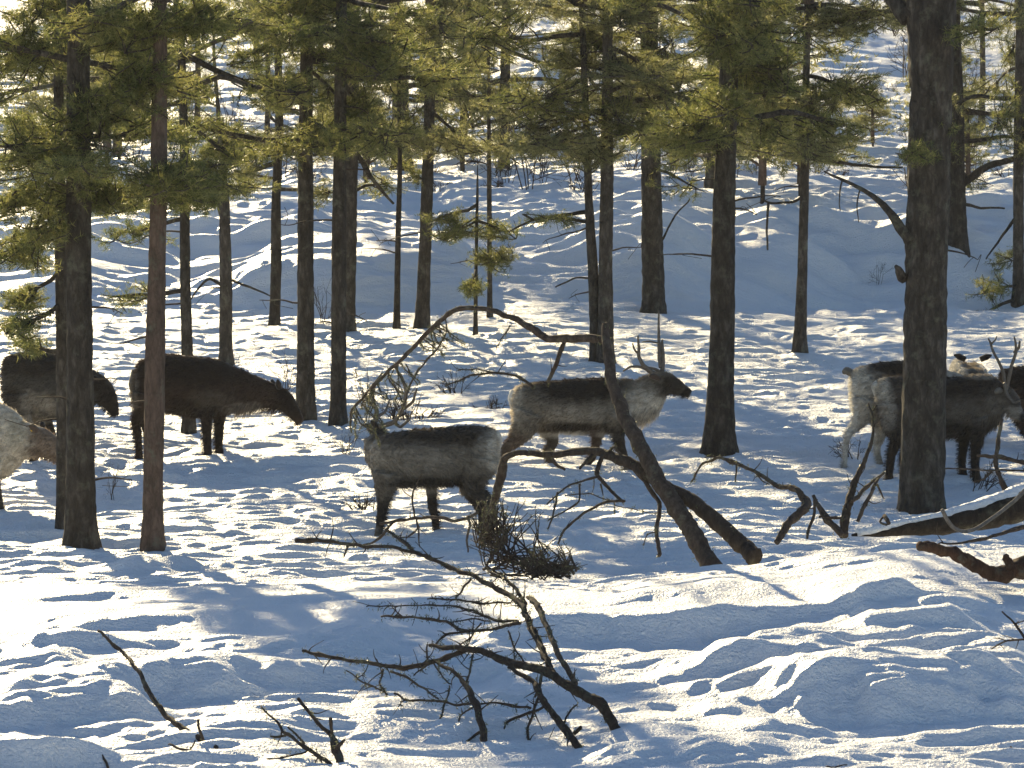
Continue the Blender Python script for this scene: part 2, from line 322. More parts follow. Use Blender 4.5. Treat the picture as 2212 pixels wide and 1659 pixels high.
def crown_mesh(name, h, r0, n, K=9, ln=.15, wd=.03, lo=0.0):
    """a whole pine crown, base at z=0; whorls of limbs in separate flat sprays"""
    mb = MB(); mb.tube([(0, 0, -.3), (0.05, 0, h*.5), (0, 0, h*.98)], [.09, .06, .015], 8)
    nb = int(16+h*3)
    for i in range(nb):
        t = lo+(1-lo)*(i+.5)/nb; z = h*t; rr = r0*(1-t)**.7*rnd.uniform(.55, 1.15)+.15; a = rnd.uniform(0, 6.28)
        tip = np.array([math.cos(a)*rr, math.sin(a)*rr, z+rr*rnd.uniform(.05, .4)]); A = np.array([0, 0, z])
        P, r = resample([A, (A+tip)/2+np.array([0, 0, .05]), tip], [.03, .02, .008], .2, .02); mb.tube(P, r, 5)
        k = int(n/nb*rnd.uniform(.6, 1.4)); c = tip*.75+A*.25
        o = nr.normal(0, 1, (k, 3))*np.array([.27, .27, .12])*max(.5, rr); o[:, :] += (nr.uniform(-.3, .3, (k, 1)))*(tip-A)
        D = nr.normal(0, 1, (k, 3))+unit(tip-A); D /= np.linalg.norm(D, axis=1)[:, None]
        tufts(mb, c+o, D, K, ln, wd)
    return mb
# ---------------------------------------------------------------- pines
CROWNS = [crown_mesh('crown', 4.6, 1.0, 220).mesh('crown', [M_BARKR, M_NEED], False),
          crown_mesh('crown', 4.2, 1.0, 380).mesh('crown', [M_BARKR, M_NEED], False),
          crown_mesh('crown', 5.2, 1.0, 320).mesh('crown', [M_BARKR, M_NEED], False)]
GAPS = [(400, 590, 110, 265), (700, 730, 100, 200), (940, 1040, 215, 300), (-50, 60, 120, 210), (1800, 1950, 60, 170), (1880, 1950, 160, 340), (2040, 2110, 80, 500), (2040, 2230, 330, 500)]
def trunk_pine(u0, v0, w0, pts, top_h, label, boughs=(), snags=3, mat_=None, crown=0, group=None, zc=None, extra=(), ym=0.0, flare=1.0, fill=13):
    wf = 1 if (w0 > 20 and v0 > 600) else .5
    """pts: further (u, v, width) up the stem, then the stem runs on to top_h above the ground"""
    Y = hit(u0, v0)+ym; s = Y/FPX; b = at(u0, v0, Y); b[2] = float(ground(b[0], Y))
    root = empty('pine_tree', b); tag(root, label, 'pine tree', group)
    P = [b+np.array([0, 0, -.3])]; r = [w0*s/2*1.05]
    P.append(b+np.array([0, 0, .12])); r.append(w0*s/2)
    for i, (u, v, w) in enumerate(pts): P.append(at(u, v, Y)); r.append(w*s/2)
    last, prev = P[-1], P[-2]; d = unit(last-prev); rem = top_h-(last[2]-b[2])
    if rem > .5:
        P.append(last+np.array([d[0]*rem*.7, 0, rem*.6])); r.append(r[-1]*.72); P.append(last+np.array([d[0]*rem*.7, 0, rem])); r.append(r[-1]*.25)
    Q, rr = resample(P, r, .07, .0)
    # root flare
    hh = Q[:, 2]-b[2]; rr = rr*(1+.34*flare*np.exp(-np.clip(hh, 0, 9)/.16))*(1+.02*np.sin(hh*3+u0))
    mb = MB(); mb.tube(Q, rr, 22 if w0 > 30 else 14, .075, freq=2.2)
    mb.build('trunk', mat_ or M_BARK, root, b)
    f0 = Q[0]
    def on(z):
        k = int(np.argmin(np.abs(Q[:, 2]-z))); return Q[k], rr[k]
    for k in range(snags):
        z = b[2]+rnd.uniform(.5, 4.5)*(s*FPX/42); p, ra = on(z); a = rnd.choice([0, math.pi])+rnd.uniform(-.7, .7); L_ = rnd.uniform(.12, .6)
        e = p+np.array([math.cos(a)*(ra+L_), math.sin(a)*L_, rnd.uniform(-.25, .12)*L_*2])
        m2 = MB(); PP, r2 = resample([p, (p+e)/2+np.array([0, 0, .03]), e], [.012, .009, .004], .05, .008); m2.tube(PP, r2, 5)
        for j in range(2):
            q = PP[rnd.randrange(len(PP)//2, len(PP))]; m2.tube(resample([q, q+nr.normal(0, .04, 3), q+nr.normal(0, .10, 3)], [.005, .004, .002], .04)[0], .003, 4)
        m2.build('dead_branch', M_DEAD, root, b)
    for (kind, u, v, ru, rv, n) in [(('b',)+q if len(q) == 5 else q) for q in boughs]:
        dy = rnd.uniform(-.7, .7); C = at(u, v, Y+dy); p, ra = on(C[2]+rnd.uniform(-.1, .35))
        m2 = MB(); bough(m2, p, C, (ru*1.3*s, .55, rv*1.4*s), int(n*.50), thick=.018+.02*min(1, abs(C[0]-p[0])))
        m2.build('bough', [M_BARK, M_NEED], root, b, False)
    for k in range(int(fill*wf)):
        for _ in range(30):
            u = u0+rnd.gauss(0, 135); v = -60+rnd.uniform(0, 1)*(390 if u0 > 640 else 520)
            if not any(a < u < b_ and c_ < v < d_ for a, b_, c_, d_ in GAPS): break
        else: continue
        dy = rnd.uniform(-1.3, 1.3); C = at(u, v, Y+dy); p, ra = on(C[2]+rnd.uniform(-.15, .4)); ru = rnd.uniform(55, 120)*(1 if Y < 55 else .75)
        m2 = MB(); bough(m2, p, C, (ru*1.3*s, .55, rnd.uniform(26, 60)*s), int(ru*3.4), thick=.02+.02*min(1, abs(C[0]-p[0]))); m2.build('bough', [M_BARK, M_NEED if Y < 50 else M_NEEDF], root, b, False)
    if crown is not None:
        topz = at(1106, 0, Y)[2]; z0 = max(topz+.25, b[2]+top_h-5.2) if top_h < 13 else b[2]+top_h-4.8 if zc is None else b[2]+zc
        c = link('crown', CROWNS[crown], root); p, _ = on(z0); c.location = Vector(p-b); c.rotation_euler.z = rnd.uniform(0, 6)
    for (pp, ww) in extra:                   # limbs drawn as picture-plane polylines at the tree's own distance
        m2 = MB(); pts3 = [at(u, v, Y+yy) for (u, v, yy) in pp]; PP, r2 = resample(pts3, np.array(ww)*s/2, .05, .006); m2.tube(PP, r2, 8, .12); m2.build('limb', mat_ or M_BARK, root, b)
    return root, Y, b
D_ = 1.9
def B(*l): return [(u, v, ru, rv, int(n*D_)) for (u, v, ru, rv, n) in l]
trunk_pine(175, 1183, 66, [(172, 800, 56), (170, 400, 52), (170, 0, 50)], 10.5, 'thick straight pine trunk near the left edge, standing in front of a grey reindeer',
    B((100, 330, 140, 60, 900), (50, 110, 130, 80, 900), (230, 60, 120, 60, 700), (200, 400, 130, 40, 700), (50, 540, 90, 60, 500), (30, 430, 90, 50, 450), (190, 240, 120, 50, 600), (110, 480, 90, 40, 300)), 3, fill=3)
trunk_pine(330, 1195, 44, [(335, 760, 42), (343, 400, 36), (346, 0, 30)], 9.5, 'slim reddish pine trunk crossing the hindquarters of the dark brown reindeer',
    B((350, 380, 110, 45, 700), (420, 430, 60, 30, 240), (320, 180, 110, 60, 700), (400, 40, 110, 55, 700)), 2, M_BARKR, 1, fill=3)
trunk_pine(134, 1143, 24, [(134, 780, 26), (131, 560, 26), (128, 300, 22)], 8, 'narrow pine trunk half hidden behind the thick trunk at the left',
    B((45, 640, 60, 25, 260), (40, 705, 50, 25, 260), (60, 740, 45, 20, 160)), 3, None, 1)
trunk_pine(408, 935, 27, [(400, 600, 23), (398, 300, 20), (390, 60, 16)], 14.5, 'thin pine trunk rising behind the shoulders of the dark brown reindeer',
    B((300, 500, 90, 40, 200), (270, 640, 50, 30, 110), (420, 200, 60, 40, 250)), 4, None, 2)
trunk_pine(488, 785, 28, [(488, 600, 27), (484, 420, 22), (478, 330, 10)], 4.6, 'short pine with a forked top and one dark rounded tuft of foliage', fill=0, boughs=
    B((490, 310, 50, 45, 700), (520, 400, 70, 25, 220), (450, 340, 40, 40, 250)), snags=5, crown=None, extra=[([(484, 470, 0), (470, 430, .1), (455, 395, .2)], (16, 14, 8)), ([(488, 620, 0), (450, 600, .1), (410, 650, .2)], (8, 6, 3)), ([(488, 600, 0), (540, 620, .2), (585, 640, .3)], (7, 5, 3))])
trunk_pine(593, 703, 22, [(597, 560, 24), (596, 440, 20), (604, 250, 18), (600, 80, 15)], 8, 'slightly crooked slim pine trunk between the short forked pine and the next thicker trunk',
    B((560, 50, 110, 50, 600), (620, 200, 50, 40, 200)), 5, None, 0)
trunk_pine(660, 908, 38, [(660, 600, 36), (660, 300, 31), (664, 0, 26)], 14.5, 'dark pine trunk standing just right of the muzzle of the grazing brown reindeer',
    B((640, 60, 90, 60, 600), (690, 300, 60, 50, 200), (560, 110, 90, 30, 250)), 5, None, 1)
trunk_pine(731, 915, 33, [(732, 600, 32), (734, 300, 28), (738, 0, 24)], 14.5, 'dark pine trunk beside the muzzle tree, overlapping a thicker one behind it',
    B((790, 110, 90, 80, 700), (780, 230, 60, 40, 200)), 5, None, 2)
trunk_pine(746, 718, 40, [(750, 500, 42), (756, 200, 38), (760, 0, 34)], 14.5, 'thick pine trunk directly behind the slimmer trunk, ending higher on the snow',
    B((810, 290, 60, 35, 160), (830, 400, 50, 25, 140)), 4, None, 1, extra=[([(770, 330, 0), (800, 380, .2), (850, 440, .5)], (12, 10, 5))])
trunk_pine(857, 710, 14, [(860, 500, 12), (864, 370, 10), (862, 200, 8)], 5, 'very thin straight pine stem right of the paired trunks', B((860, 350, 40, 20, 100)), 4, None, None)
trunk_pine(868, 368, 40, [(864, 200, 36), (855, 0, 30)], 9, 'thick trunk whose foot shows high up on the bright slope above the very thin stem', B((860, 150, 60, 70, 350), (900, 60, 50, 50, 200)), 2, None, 0, None, None)
trunk_pine(912, 712, 30, [(920, 500, 27), (926, 300, 24), (932, 0, 21)], 9, 'pine trunk leaning slightly right, left of the young pine with hanging sprays',
    B((930, 90, 90, 80, 600), (890, 250, 40, 50, 120), (900, 380, 30, 20, 60)), 5, None, 2)
trunk_pine(943, 250, 27, [(941, 100, 25), (938, 0, 22)], 8, 'grey trunk on the far slope seen just right of the slightly leaning trunk', B((960, 120, 50, 50, 200)), 1, None, 1)
trunk_pine(1088, 372, 25, [(1090, 240, 24), (1092, 100, 20)], 8, 'lone trunk on the bright slope under the dark green bough', B((1090, 200, 80, 35, 500), (1100, 60, 80, 60, 350)), 3, None, 2)
trunk_pine(1058, 688, 11, [(1057, 450, 11), (1056, 240, 8)], 4.2, 'pole thin pine stem rising behind the young pine', B((1100, 340, 60, 25, 80)), 7, None, None)
trunk_pine(1027, 722, 9, [(1028, 600, 8), (1030, 480, 7)], 2.3, 'young pine with green sprays hanging low over the blue shaded snow',
    B((1000, 492, 70, 26, 420), (1065, 560, 55, 28, 360), (1018, 620, 24, 24, 220), (950, 470, 40, 18, 140), (1080, 500, 50, 25, 200)), 5, None, None, fill=0)
trunk_pine(1290, 783, 30, [(1282, 600, 24), (1272, 440, 18), (1266, 260, 15)], 7, 'thin pine trunk on the left of the close pair behind the walking antlered reindeer',
    B((1080, 80, 110, 70, 700), (1180, 210, 120, 50, 800), (1190, 470, 80, 16, 140)), 6, None, 1, extra=[([(1276, 455, 0), (1220, 465, .1), (1150, 475, .3), (1100, 500, .4)], (10, 8, 6, 3)), ([(1285, 600, 0), (1240, 600, .1), (1200, 620, .3)], (5, 4, 3))])
trunk_pine(1308, 786, 34, [(1308, 600, 31), (1311, 400, 28), (1312, 200, 24), (1312, 0, 20)], 9.5, 'thicker pine trunk on the right of the close pair behind the walking antlered reindeer',
    B((1290, 100, 110, 80, 800), (1330, 250, 90, 45, 600), (1220, 290, 70, 30, 300)), 4, None, 2, fill=18)
trunk_pine(1412, 672, 48, [(1408, 450, 45), (1405, 300, 41), (1402, 0, 36)], 10, 'wide olive brown trunk standing on the snow crest right of the close pair of trunks',
    B((1420, 120, 100, 80, 800), (1400, 265, 90, 40, 600), (1490, 400, 70, 50, 150)), 5, None, 0, fill=20, extra=[([(1430, 520, 0), (1455, 470, .1), (1490, 430, .2)], (5, 4, 3))])
trunk_pine(1553, 980, 64, [(1560, 700, 53), (1565, 400, 47), (1573, 200, 42), (1580, 0, 38)], 14.5, 'dark pine trunk just ahead of the nose of the walking antlered reindeer',
    B((1560, 70, 110, 70, 800), (1540, 240, 120, 50, 900), (1650, 150, 90, 60, 500), (1480, 300, 90, 30, 400)), 4, None, 1, fill=20, extra=[([(1590, 30, 0), (1625, 70, .1), (1650, 120, .2), (1668, 160, .2), (1650, 210, .1)], (26, 24, 20, 18, 8))])
trunk_pine(1546, 405, 44, [(1546, 300, 40), (1546, 100, 36)], 9, 'stout trunk ending high on the slope behind the dark one near the antlered reindeer', B((1560, 330, 60, 20, 100)), 1, None, 2)
trunk_pine(1728, 772, 28, [(1733, 600, 22), (1738, 400, 19), (1741, 200, 16)], 7.5, 'isolated slim trunk standing on the bright snow between the dark trunk and the largest one',
    B((1750, 230, 110, 55, 900), (1850, 200, 70, 50, 450), (1700, 310, 110, 25, 300), (1800, 340, 90, 20, 180), (1750, 60, 120, 50, 700), (1870, 30, 80, 35, 350)), 5, M_BARK, 0, fill=18,
    extra=[([(1736, 420, 0), (1715, 440, .1), (1660, 438, .2), (1645, 430, .2)], (6, 6, 5, 3)), ([(1660, 438, .2), (1655, 480, .2), (1658, 540, .2)], (6, 5, 4)), ([(1738, 340, 0), (1800, 350, .1), (1880, 360, .2), (1950, 362, .2)], (10, 8, 6, 4))])
trunk_pine(1991, 1108, 94, [(1996, 850, 94), (2003, 500, 90), (2012, 220, 92), (2012, 0, 104)], 12, 'largest pine trunk, scaly grey bark, standing in front of the two reindeer on the right',
    B((2010, 290, 45, 55, 420), (1975, 330, 40, 25, 160), (2120, 60, 70, 40, 200)), 2, None, 0, flare=.5, fill=0,
    extra=[([(1965, 520, -.1), (1930, 470, -.1), (1890, 425, 0), (1840, 395, .2), (1780, 370, .3)], (26, 19, 12, 8, 4)), ([(1965, 40, 0), (1930, 0, .1), (1890, -40, .2)], (46, 34, 26)),
           ([(1950, 600, 0), (1945, 590, -.15), (1935, 575, -.2)], (24, 20, 8)), ([(1860, 405, .2), (1850, 440, .2), (1855, 480, .2)], (4, 3, 2)), ([(1820, 388, .2), (1812, 420, .2), (1815, 455, .2)], (4, 3, 2))])
trunk_pine(2068, 537, 42, [(2066, 400, 40), (2062, 200, 36)], 9, 'trunk peeping out behind the right edge of the largest trunk', B((2120, 390, 50, 20, 60)), 2, None, 2, extra=[([(2080, 395, 0), (2130, 360, .1), (2200, 340, .2)], (18, 16, 12)), ([(2080, 440, 0), (2110, 448, .1), (2170, 450, .2)], (8, 6, 4))])
trunk_pine(2200, 655, 24, [(2200, 400, 24), (2205, 0, 20)], 9, 'slim pine at the right edge with foliage low on its stem',
    B((2170, 250, 45, 80, 400), (2185, 110, 40, 60, 260), (2140, 630, 60, 40, 220), (2180, 560, 40, 40, 140), (2110, 690, 40, 20, 60)), 4, None, 1, extra=[([(2195, 470, 0), (2170, 500, .1), (2130, 560, .2)], (8, 6, 3))])
for (u, v, w, t) in [(425, 300, 14, 'thin stem on the far slope behind the thin pine trunk at the left'), (576, 340, 13, 'thin stem on the far slope left of the crooked slim pine'), (250, 330, 12, 'thin stem on the far slope between the two nearest left trunks'),
                     (690, 330, 16, 'thin stem on the far slope between the muzzle tree and its neighbour'), (1640, 300, 18, 'thin stem on the far slope behind the curved dark limb'), (2120, 280, 14, 'thin stem on the far slope right of the largest trunk')]:
    trunk_pine(u, v, w, [(u+3, v-120, w*.9), (u+2, v-260, w*.7)], 6.5, t, B((u-20, v-200, 60, 40, 200), (u+25, v-260, 50, 40, 160)), 3, None, 1)

# pines spread over the hillside
def hill_proto(h, r, n, tw):
    root = empty('pine_tree'); mb = MB(); P, rr = resample([(0, 0, -.5), (.02, 0, h*.3), (rnd.uniform(-.1, .1), 0, h*.6)], [tw, tw*.8, tw*.55], .2, .01); mb.tube(P, rr, 12, .07); mb.build('trunk', M_BARK, root)
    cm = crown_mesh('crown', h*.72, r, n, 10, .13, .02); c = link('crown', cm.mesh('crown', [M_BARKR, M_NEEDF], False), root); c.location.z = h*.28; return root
protos = [hill_proto(6.5, 1.4, 1300, .13), hill_proto(5.2, 1.2, 1000, .10), hill_proto(7.5, 1.5, 1400, .16), hill_proto(2.4, .9, 900, .05)]
def copy_tree(o, parent=None):
    c = o.copy(); COL.objects.link(c); c.parent = parent
    for ch in list(o.children): copy_tree(ch, c)
    return c
used = set()
def place(i, x, y, s, label, group, zoff=-.05):
    o = protos[i] if i not in used else copy_tree(protos[i]); used.add(i)
    o.location = (x, y, float(ground(x, y))+zoff); o.scale = (s, s, s); o.rotation_euler.z = rnd.uniform(0, 6.28); tag(o, label, 'pine tree', group); return o
hr = random.Random(5)
spots = []
for k in range(400):
    y = hr.uniform(72, 150); x = hr.uniform(-1, 1)*(y*.13+3)
    if all((x-a)**2+(y-b)**2 > 2.9**2 for a, b in spots): spots.append((x, y))
    if len(spots) >= 26: break
for k in range(9):
    y = hr.uniform(65, 80); x = hr.uniform(-1, 1)*y*.12; place(3, x, y, hr.uniform(.45, .9), 'small young pine growing low on the slope behind the standing trunks', 'young pines on the slope')
for k, (x, y) in enumerate(spots):
    place(hr.choice([0, 1, 2, 3, 3, 3, 1]), x, y, hr.uniform(.8, 1.15), 'green pine among many on the bright slope far behind the herd', 'pines on the far slope')

# ---------------------------------------------------------------- bare shrubs and saplings
def shrub_mesh(h, n, spread):
    mb = MB()
    def grow(p, d, L_, r, dep):
        q = p+d*L_; m_ = (p+q)/2+nr.normal(0, L_*.06, 3); mb.tube(resample([p, m_, q], [r, r*.8, r*.6], max(.03, L_/4), 0)[0], r*.8, 4)
        if dep:
            for _ in range(rnd.choice([2, 3])):
                e = unit(d+nr.normal(0, .5, 3)); grow(q if rnd.random() < .6 else m_, e, L_*rnd.uniform(.5, .8), r*.62, dep-1)
    for k in range(n):
        d = unit(np.array([rnd.uniform(-1, 1)*spread, rnd.uniform(-1, 1)*spread, 1])); grow(np.array([rnd.uniform(-.06, .06), rnd.uniform(-.06, .06), -.05]), d, h*.4, .007, 3)
    return mb.mesh('bare_shrub', [M_DEAD], True)
SH = [shrub_mesh(.5, 5, .6), shrub_mesh(.35, 6, .9), shrub_mesh(.8, 4, .35), shrub_mesh(.25, 8, 1.2)]
for (u, v, i, s, t) in [(622, 862, 2, .8, 'leafless twiggy shrub just left of the muzzle tree'), (885, 905, 1, 1.3, 'sunlit twiggy shrub behind the grey reindeer with its head turned away'), (240, 1085, 2, .6, 'thin bare twigs between the two nearest left trunks'),
        (700, 705, 2, .9, 'bare twigs between the muzzle tree and the paired trunks'), (790, 1100, 3, 1.2, 'low twiggy shrub at the front hoof of the grey reindeer'), (745, 990, 0, .8, 'faint twiggy shrub left of the grey reindeer'),
        (1895, 610, 2, .6, 'bare sapling on the snow left of the largest trunk'), (1840, 985, 1, 1.0, 'low twigs by the hind hooves of the pale reindeer'), (2120, 1060, 1, 1.1, 'low greenish twigs at the front hooves of the reindeer behind the largest trunk')]:
    Y = hit(u, v); p = at(u, v, Y); o = link('bare_shrub', SH[i], None, (p[0], p[1], float(ground(p[0], p[1])))); o.scale = (s,)*3; o.rotation_euler.z = rnd.uniform(0, 6); tag(o, t, 'shrub')
for k in range(250):
    y = hr.uniform(67, 112); x = hr.uniform(-1, 1)*(y*.125)
    o = link('bare_shrub', SH[k % 4], None, (x, y, float(ground(x, y)))); s = hr.uniform(.8, 2.0); o.scale = (s,)*3; o.rotation_euler.z = hr.uniform(0, 6); tag(o, 'leafless shrub poking out of the snow on the far slope', 'shrub', 'bare shrubs on the far slope')

# ---------------------------------------------------------------- dead wood lying about
def wood(name, label, cat, lines, Yf, f, m, group=None, twigs=1.0, lich=None, rough=.24, th=1.12):
    """lines: [(part, [(x, y, w)...], d0, d1)] traced points, f maps to picture, d = metres nearer/farther than Yf at start/end"""
    u0, v0 = f(*lines[0][1][0][:2]); b = at(u0, v0, Yf+lines[0][2]); root = empty(name, b); tag(root, label, cat, group)
    k = f(1, 0)[0]-f(0, 0)[0]
    for (part, pts, d0, d1) in lines:
        n = len(pts); P = []; r = []
        for i, (x, y, w) in enumerate(pts):
            u, v = f(x, y); Y = Yf+d0+(d1-d0)*i/(n-1); P.append(at(u, v, Y)); r.append(w*th*k*Y/FPX/2)
        Q, rr = resample(P, r, .022, .0035)
        for kk in range(int(len(Q)/9)): rr = rr*(1+rnd.uniform(.05, .3)*(1 if rr[0] < .03 else .22)*np.exp(-((np.arange(len(Q))-rnd.uniform(0, len(Q)))/1.6)**2))
        mb = MB(); mb.tube(Q, rr, 9 if rr[0] > .012 else 6, rough, freq=14)
        L_ = len(Q)*.022
        for j in range(int(L_*7*twigs)):
            i = rnd.randrange(1, len(Q)-1); s = rnd.uniform(.3, 1)**2*.16; e = Q[i]+unit(nr.normal(0, 1, 3)+np.array([-.2, 0, .1]))*s
            T_ = resample([Q[i], (Q[i]+e)/2+nr.normal(0, s*.12, 3), e], [1, 1, 1], .02)[0]; mb.tube(T_, np.linspace(min(.005, rr[i]*.6), .0015, len(T_)), 4)
        if lich:
            i = nr.randint(0, len(Q), int(L_*90*lich)); tufts(mb, Q[i]+nr.normal(0, 1, (len(i), 3))*rr[i][:, None]*.6, np.tile(np.array([[0, 0, -.4]]), (len(i), 1)), 5, .022, .005, 1)
        mb.build(part, [m, M_LICH], root, b, True)
    return root
fz = lambda x, y: (619.4+x*.4, 1106+y*.4)
S, SB = 'stem', 'side_branch'
wood('fallen_branch', 'big broken pine branch with many crooked side branches sticking up in the centre foreground', 'branch', [
    (S, [(1860, 1330, 62), (1850, 1285, 60), (1700, 1040, 56), (1560, 960, 54), (1430, 880, 50), (1300, 830, 46), (1180, 810, 42), (1080, 760, 38), (960, 735, 32), (850, 730, 26), (770, 720, 18)], 0, 1.2),
    (SB, [(960, 745, 26), (830, 800, 26), (640, 845, 26), (420, 810, 20), (230, 780, 18), (85, 750, 14)], 1.0, 1.6),
    (SB, [(1560, 930, 30), (1450, 740, 30), (1400, 600, 28), (1340, 480, 30), (1300, 460, 20)], .4, 1.5),
    (SB, [(1440, 870, 36), (1380, 740, 36), (1320, 620, 34), (1260, 490, 30), (1170, 430, 28), (1020, 350, 24), (860, 290, 22), (700, 220, 20), (620, 150, 14), (550, 100, 10)], .5, 3),
    (SB, [(1290, 500, 22), (1240, 420, 20), (1190, 370, 16), (1090, 320, 10)], 1.6, 2.2),
    (SB, [(700, 220, 20), (560, 190, 20), (430, 190, 20), (300, 165, 18), (180, 155, 20), (50, 155, 26)], 2.4, 2.9),
    (SB, [(330, 170, 14), (325, 200, 12), (310, 240, 10)], 2.7, 2.7),
    (SB, [(1210, 490, 10), (1050, 490, 11), (920, 470, 11), (760, 470, 9)], 1.8, 2.2), (SB, [(915, 470, 10), (940, 420, 10), (995, 360, 10)], 2, 2.2),
    (SB, [(1260, 600, 18), (1160, 620, 18), (1050, 640, 18), (940, 640, 18), (860, 590, 16), (700, 565, 13), (510, 565, 12)], 1, 1.8),
    (SB, [(1250, 590, 16), (1130, 590, 16), (1060, 560, 14), (1000, 530, 12), (870, 505, 10), (700, 505, 8), (430, 510, 7)], 1.1, 2),
    (SB, [(1060, 640, 14), (860, 660, 12), (800, 720, 8)], 1.3, 1.5), (SB, [(1050, 600, 10), (990, 680, 9), (920, 730, 8)], 1.2, 1.3), (SB, [(1100, 590, 8), (1000, 575, 8), (890, 600, 6)], 1.3, 1.5),
    (SB, [(1080, 1400, 46), (1070, 1200, 42), (1010, 1020, 34), (960, 920, 26), (880, 850, 18), (800, 810, 12)], -.1, .9),
    (SB, [(1630, 1330, 44), (1500, 1170, 40), (1380, 1010, 34), (1330, 920, 28), (1200, 840, 20)], -.2, .6),
    (SB, [(1360, 1000, 16), (1330, 1080, 16), (1300, 1180, 14), (1310, 1270, 12), (1290, 1400, 10)], .3, .1),
    (SB, [(1390, 1050, 16), (1260, 1110, 16), (1170, 1150, 14), (1090, 1190, 12)], .3, .4), (SB, [(1180, 1150, 10), (1175, 1200, 9), (1170, 1240, 7)], .3, .3),
    (SB, [(1320, 1060, 14), (1200, 1045, 13), (1110, 1020, 12), (1040, 1035, 10), (930, 1100, 10), (925, 1200, 8)], .3, .4),
    (SB, [(1005, 1030, 13), (900, 1045, 12), (820, 1020, 12), (650, 1015, 12), (580, 980, 10)], .5, .7), (SB, [(640, 1015, 8), (600, 1030, 7), (625, 1050, 6)], .6, .6),
    (SB, [(855, 1030, 12), (835, 1110, 11), (790, 1180, 8)], .5, .4), (SB, [(560, 860, 13), (640, 890, 12), (730, 950, 11), (820, 1010, 9)], .9, .6),
    (SB, [(520, 850, 10), (500, 930, 11), (540, 990, 9)], 1, .8), (SB, [(320, 855, 8), (400, 915, 9), (510, 965, 9), (545, 985, 7)], .9, .8), (SB, [(440, 820, 7), (420, 870, 6), (380, 900, 5)], 1, .9),
    (SB, [(1005, 770, 12), (990, 860, 12), (960, 940, 9)], .9, .7), (SB, [(880, 940, 10), (870, 1000, 9), (860, 1030, 8)], .7, .6),
    (SB, [(1060, 1190, 14), (930, 1270, 11), (850, 1330, 8)], .2, .1), (SB, [(1070, 1290, 14), (960, 1330, 12), (880, 1390, 10)], 0, -.1),
    (SB, [(1515, 1215, 12), (1480, 1260, 12), (1445, 1295, 10)], .1, 0), (SB, [(1320, 1250, 10), (1380, 1285, 10), (1440, 1300, 8)], .1, .1), (SB, [(1500, 1140, 12), (1530, 1090, 11), (1570, 1040, 9)], .1, .1), (SB, [(1550, 1200, 20), (1590, 1165, 20)], 0, 0) if False else (SB, [(1550, 1200, 22), (1575, 1180, 22), (1590, 1160, 20)], 0, 0),
    (SB, [(1195, 640, 10), (1230, 740, 11), (1280, 810, 10)], .9, .8), (SB, [(1225, 720, 7), (1230, 770, 7), (1232, 810, 6)], .9, .8), (SB, [(795, 820, 9), (830, 880, 9), (890, 930, 7)], .9, .8), (SB, [(780, 800, 12), (730, 850, 10), (685, 885, 7)], .9, .9),
    (SB, [(1380, 870, 20), (1370, 940, 18), (1340, 1000, 14)], .5, .4), (SB, [(760, 800, 12), (755, 750, 12), (760, 715, 10)], 1, 1)],
    23.55, fz, M_DEAD, twigs=1.9, lich=.7, th=1.0)
fl = lambda x, y: (x*.4, 1194.5+y*.4)
wood('fallen_branch', 'long bare branch rising to the left out of the snow in the bottom left corner', 'branch', [
    (S, [(1235, 1190, 34), (1220, 1150, 30), (1150, 1040, 30), (1000, 960, 28), (900, 880, 26), (800, 750, 22), (740, 620, 20), (680, 550, 16), (530, 420, 13)], 0, 1.6),
    (SB, [(1095, 1010, 18), (1080, 960, 17), (1070, 900, 14)], .3, .3), (SB, [(1200, 1140, 18), (1050, 1070, 14), (960, 1050, 12), (910, 1035, 8)], .1, .3), (SB, [(1025, 1065, 8), (1045, 1040, 8), (1055, 1010, 6)], .2, .2), (SB, [(1130, 1110, 8), (1090, 1120, 7), (1050, 1110, 6)], .1, .1)],
    22.9, fl, M_DEAD, twigs=.35, lich=.2)
wood('fallen_branch', 'forked bare branch in the snow between the long left branch and the central broken one', 'branch', [
    (S, [(1860, 1190, 44), (1845, 1150, 40), (1820, 1060, 44), (1790, 990, 24), (1720, 930, 20), (1660, 850, 17), (1610, 785, 14)], 0, .6),
    (SB, [(1795, 990, 18), (1790, 940, 18), (1785, 890, 18)], .3, .3), (SB, [(1850, 1180, 20), (1740, 1110, 20), (1640, 1040, 17), (1530, 960, 15), (1470, 890, 12), (1410, 830, 9)], 0, .6),
    (SB, [(1645, 1030, 12), (1600, 980, 11), (1555, 940, 9)], .3, .4), (SB, [(1660, 1070, 10), (1590, 1095, 9), (1500, 1112, 8), (1440, 1112, 6)], .2, .2), (SB, [(1545, 985, 12), (1500, 992, 12), (1460, 990, 8)], .4, .4),
    (SB, [(1815, 1060, 22), (1845, 1030, 18), (1862, 1008, 12)], .1, .1), (SB, [(1720, 1100, 7), (1700, 1130, 6), (1690, 1165, 6)], .1, .1)], 22.8, fl, M_DEAD, twigs=.6, lich=.5)
wood('stick', 'short stick poking out of the snow at the bottom edge, nearer the left corner', 'stick', [(S, [(275, 1200, 16), (255, 1150, 14), (235, 1115, 12)], 0, .1)], 22.6, fl, M_DEAD, twigs=1)
wood('stick', 'short stick poking out of the snow at the bottom edge below the long bare branch', 'stick', [(S, [(590, 1200, 15), (575, 1140, 14), (550, 1092, 12)], 0, .1)], 22.6, fl, M_DEAD, twigs=1)
fr = lambda x, y: (1415.7+x*.36, 1061.8+y*.36)
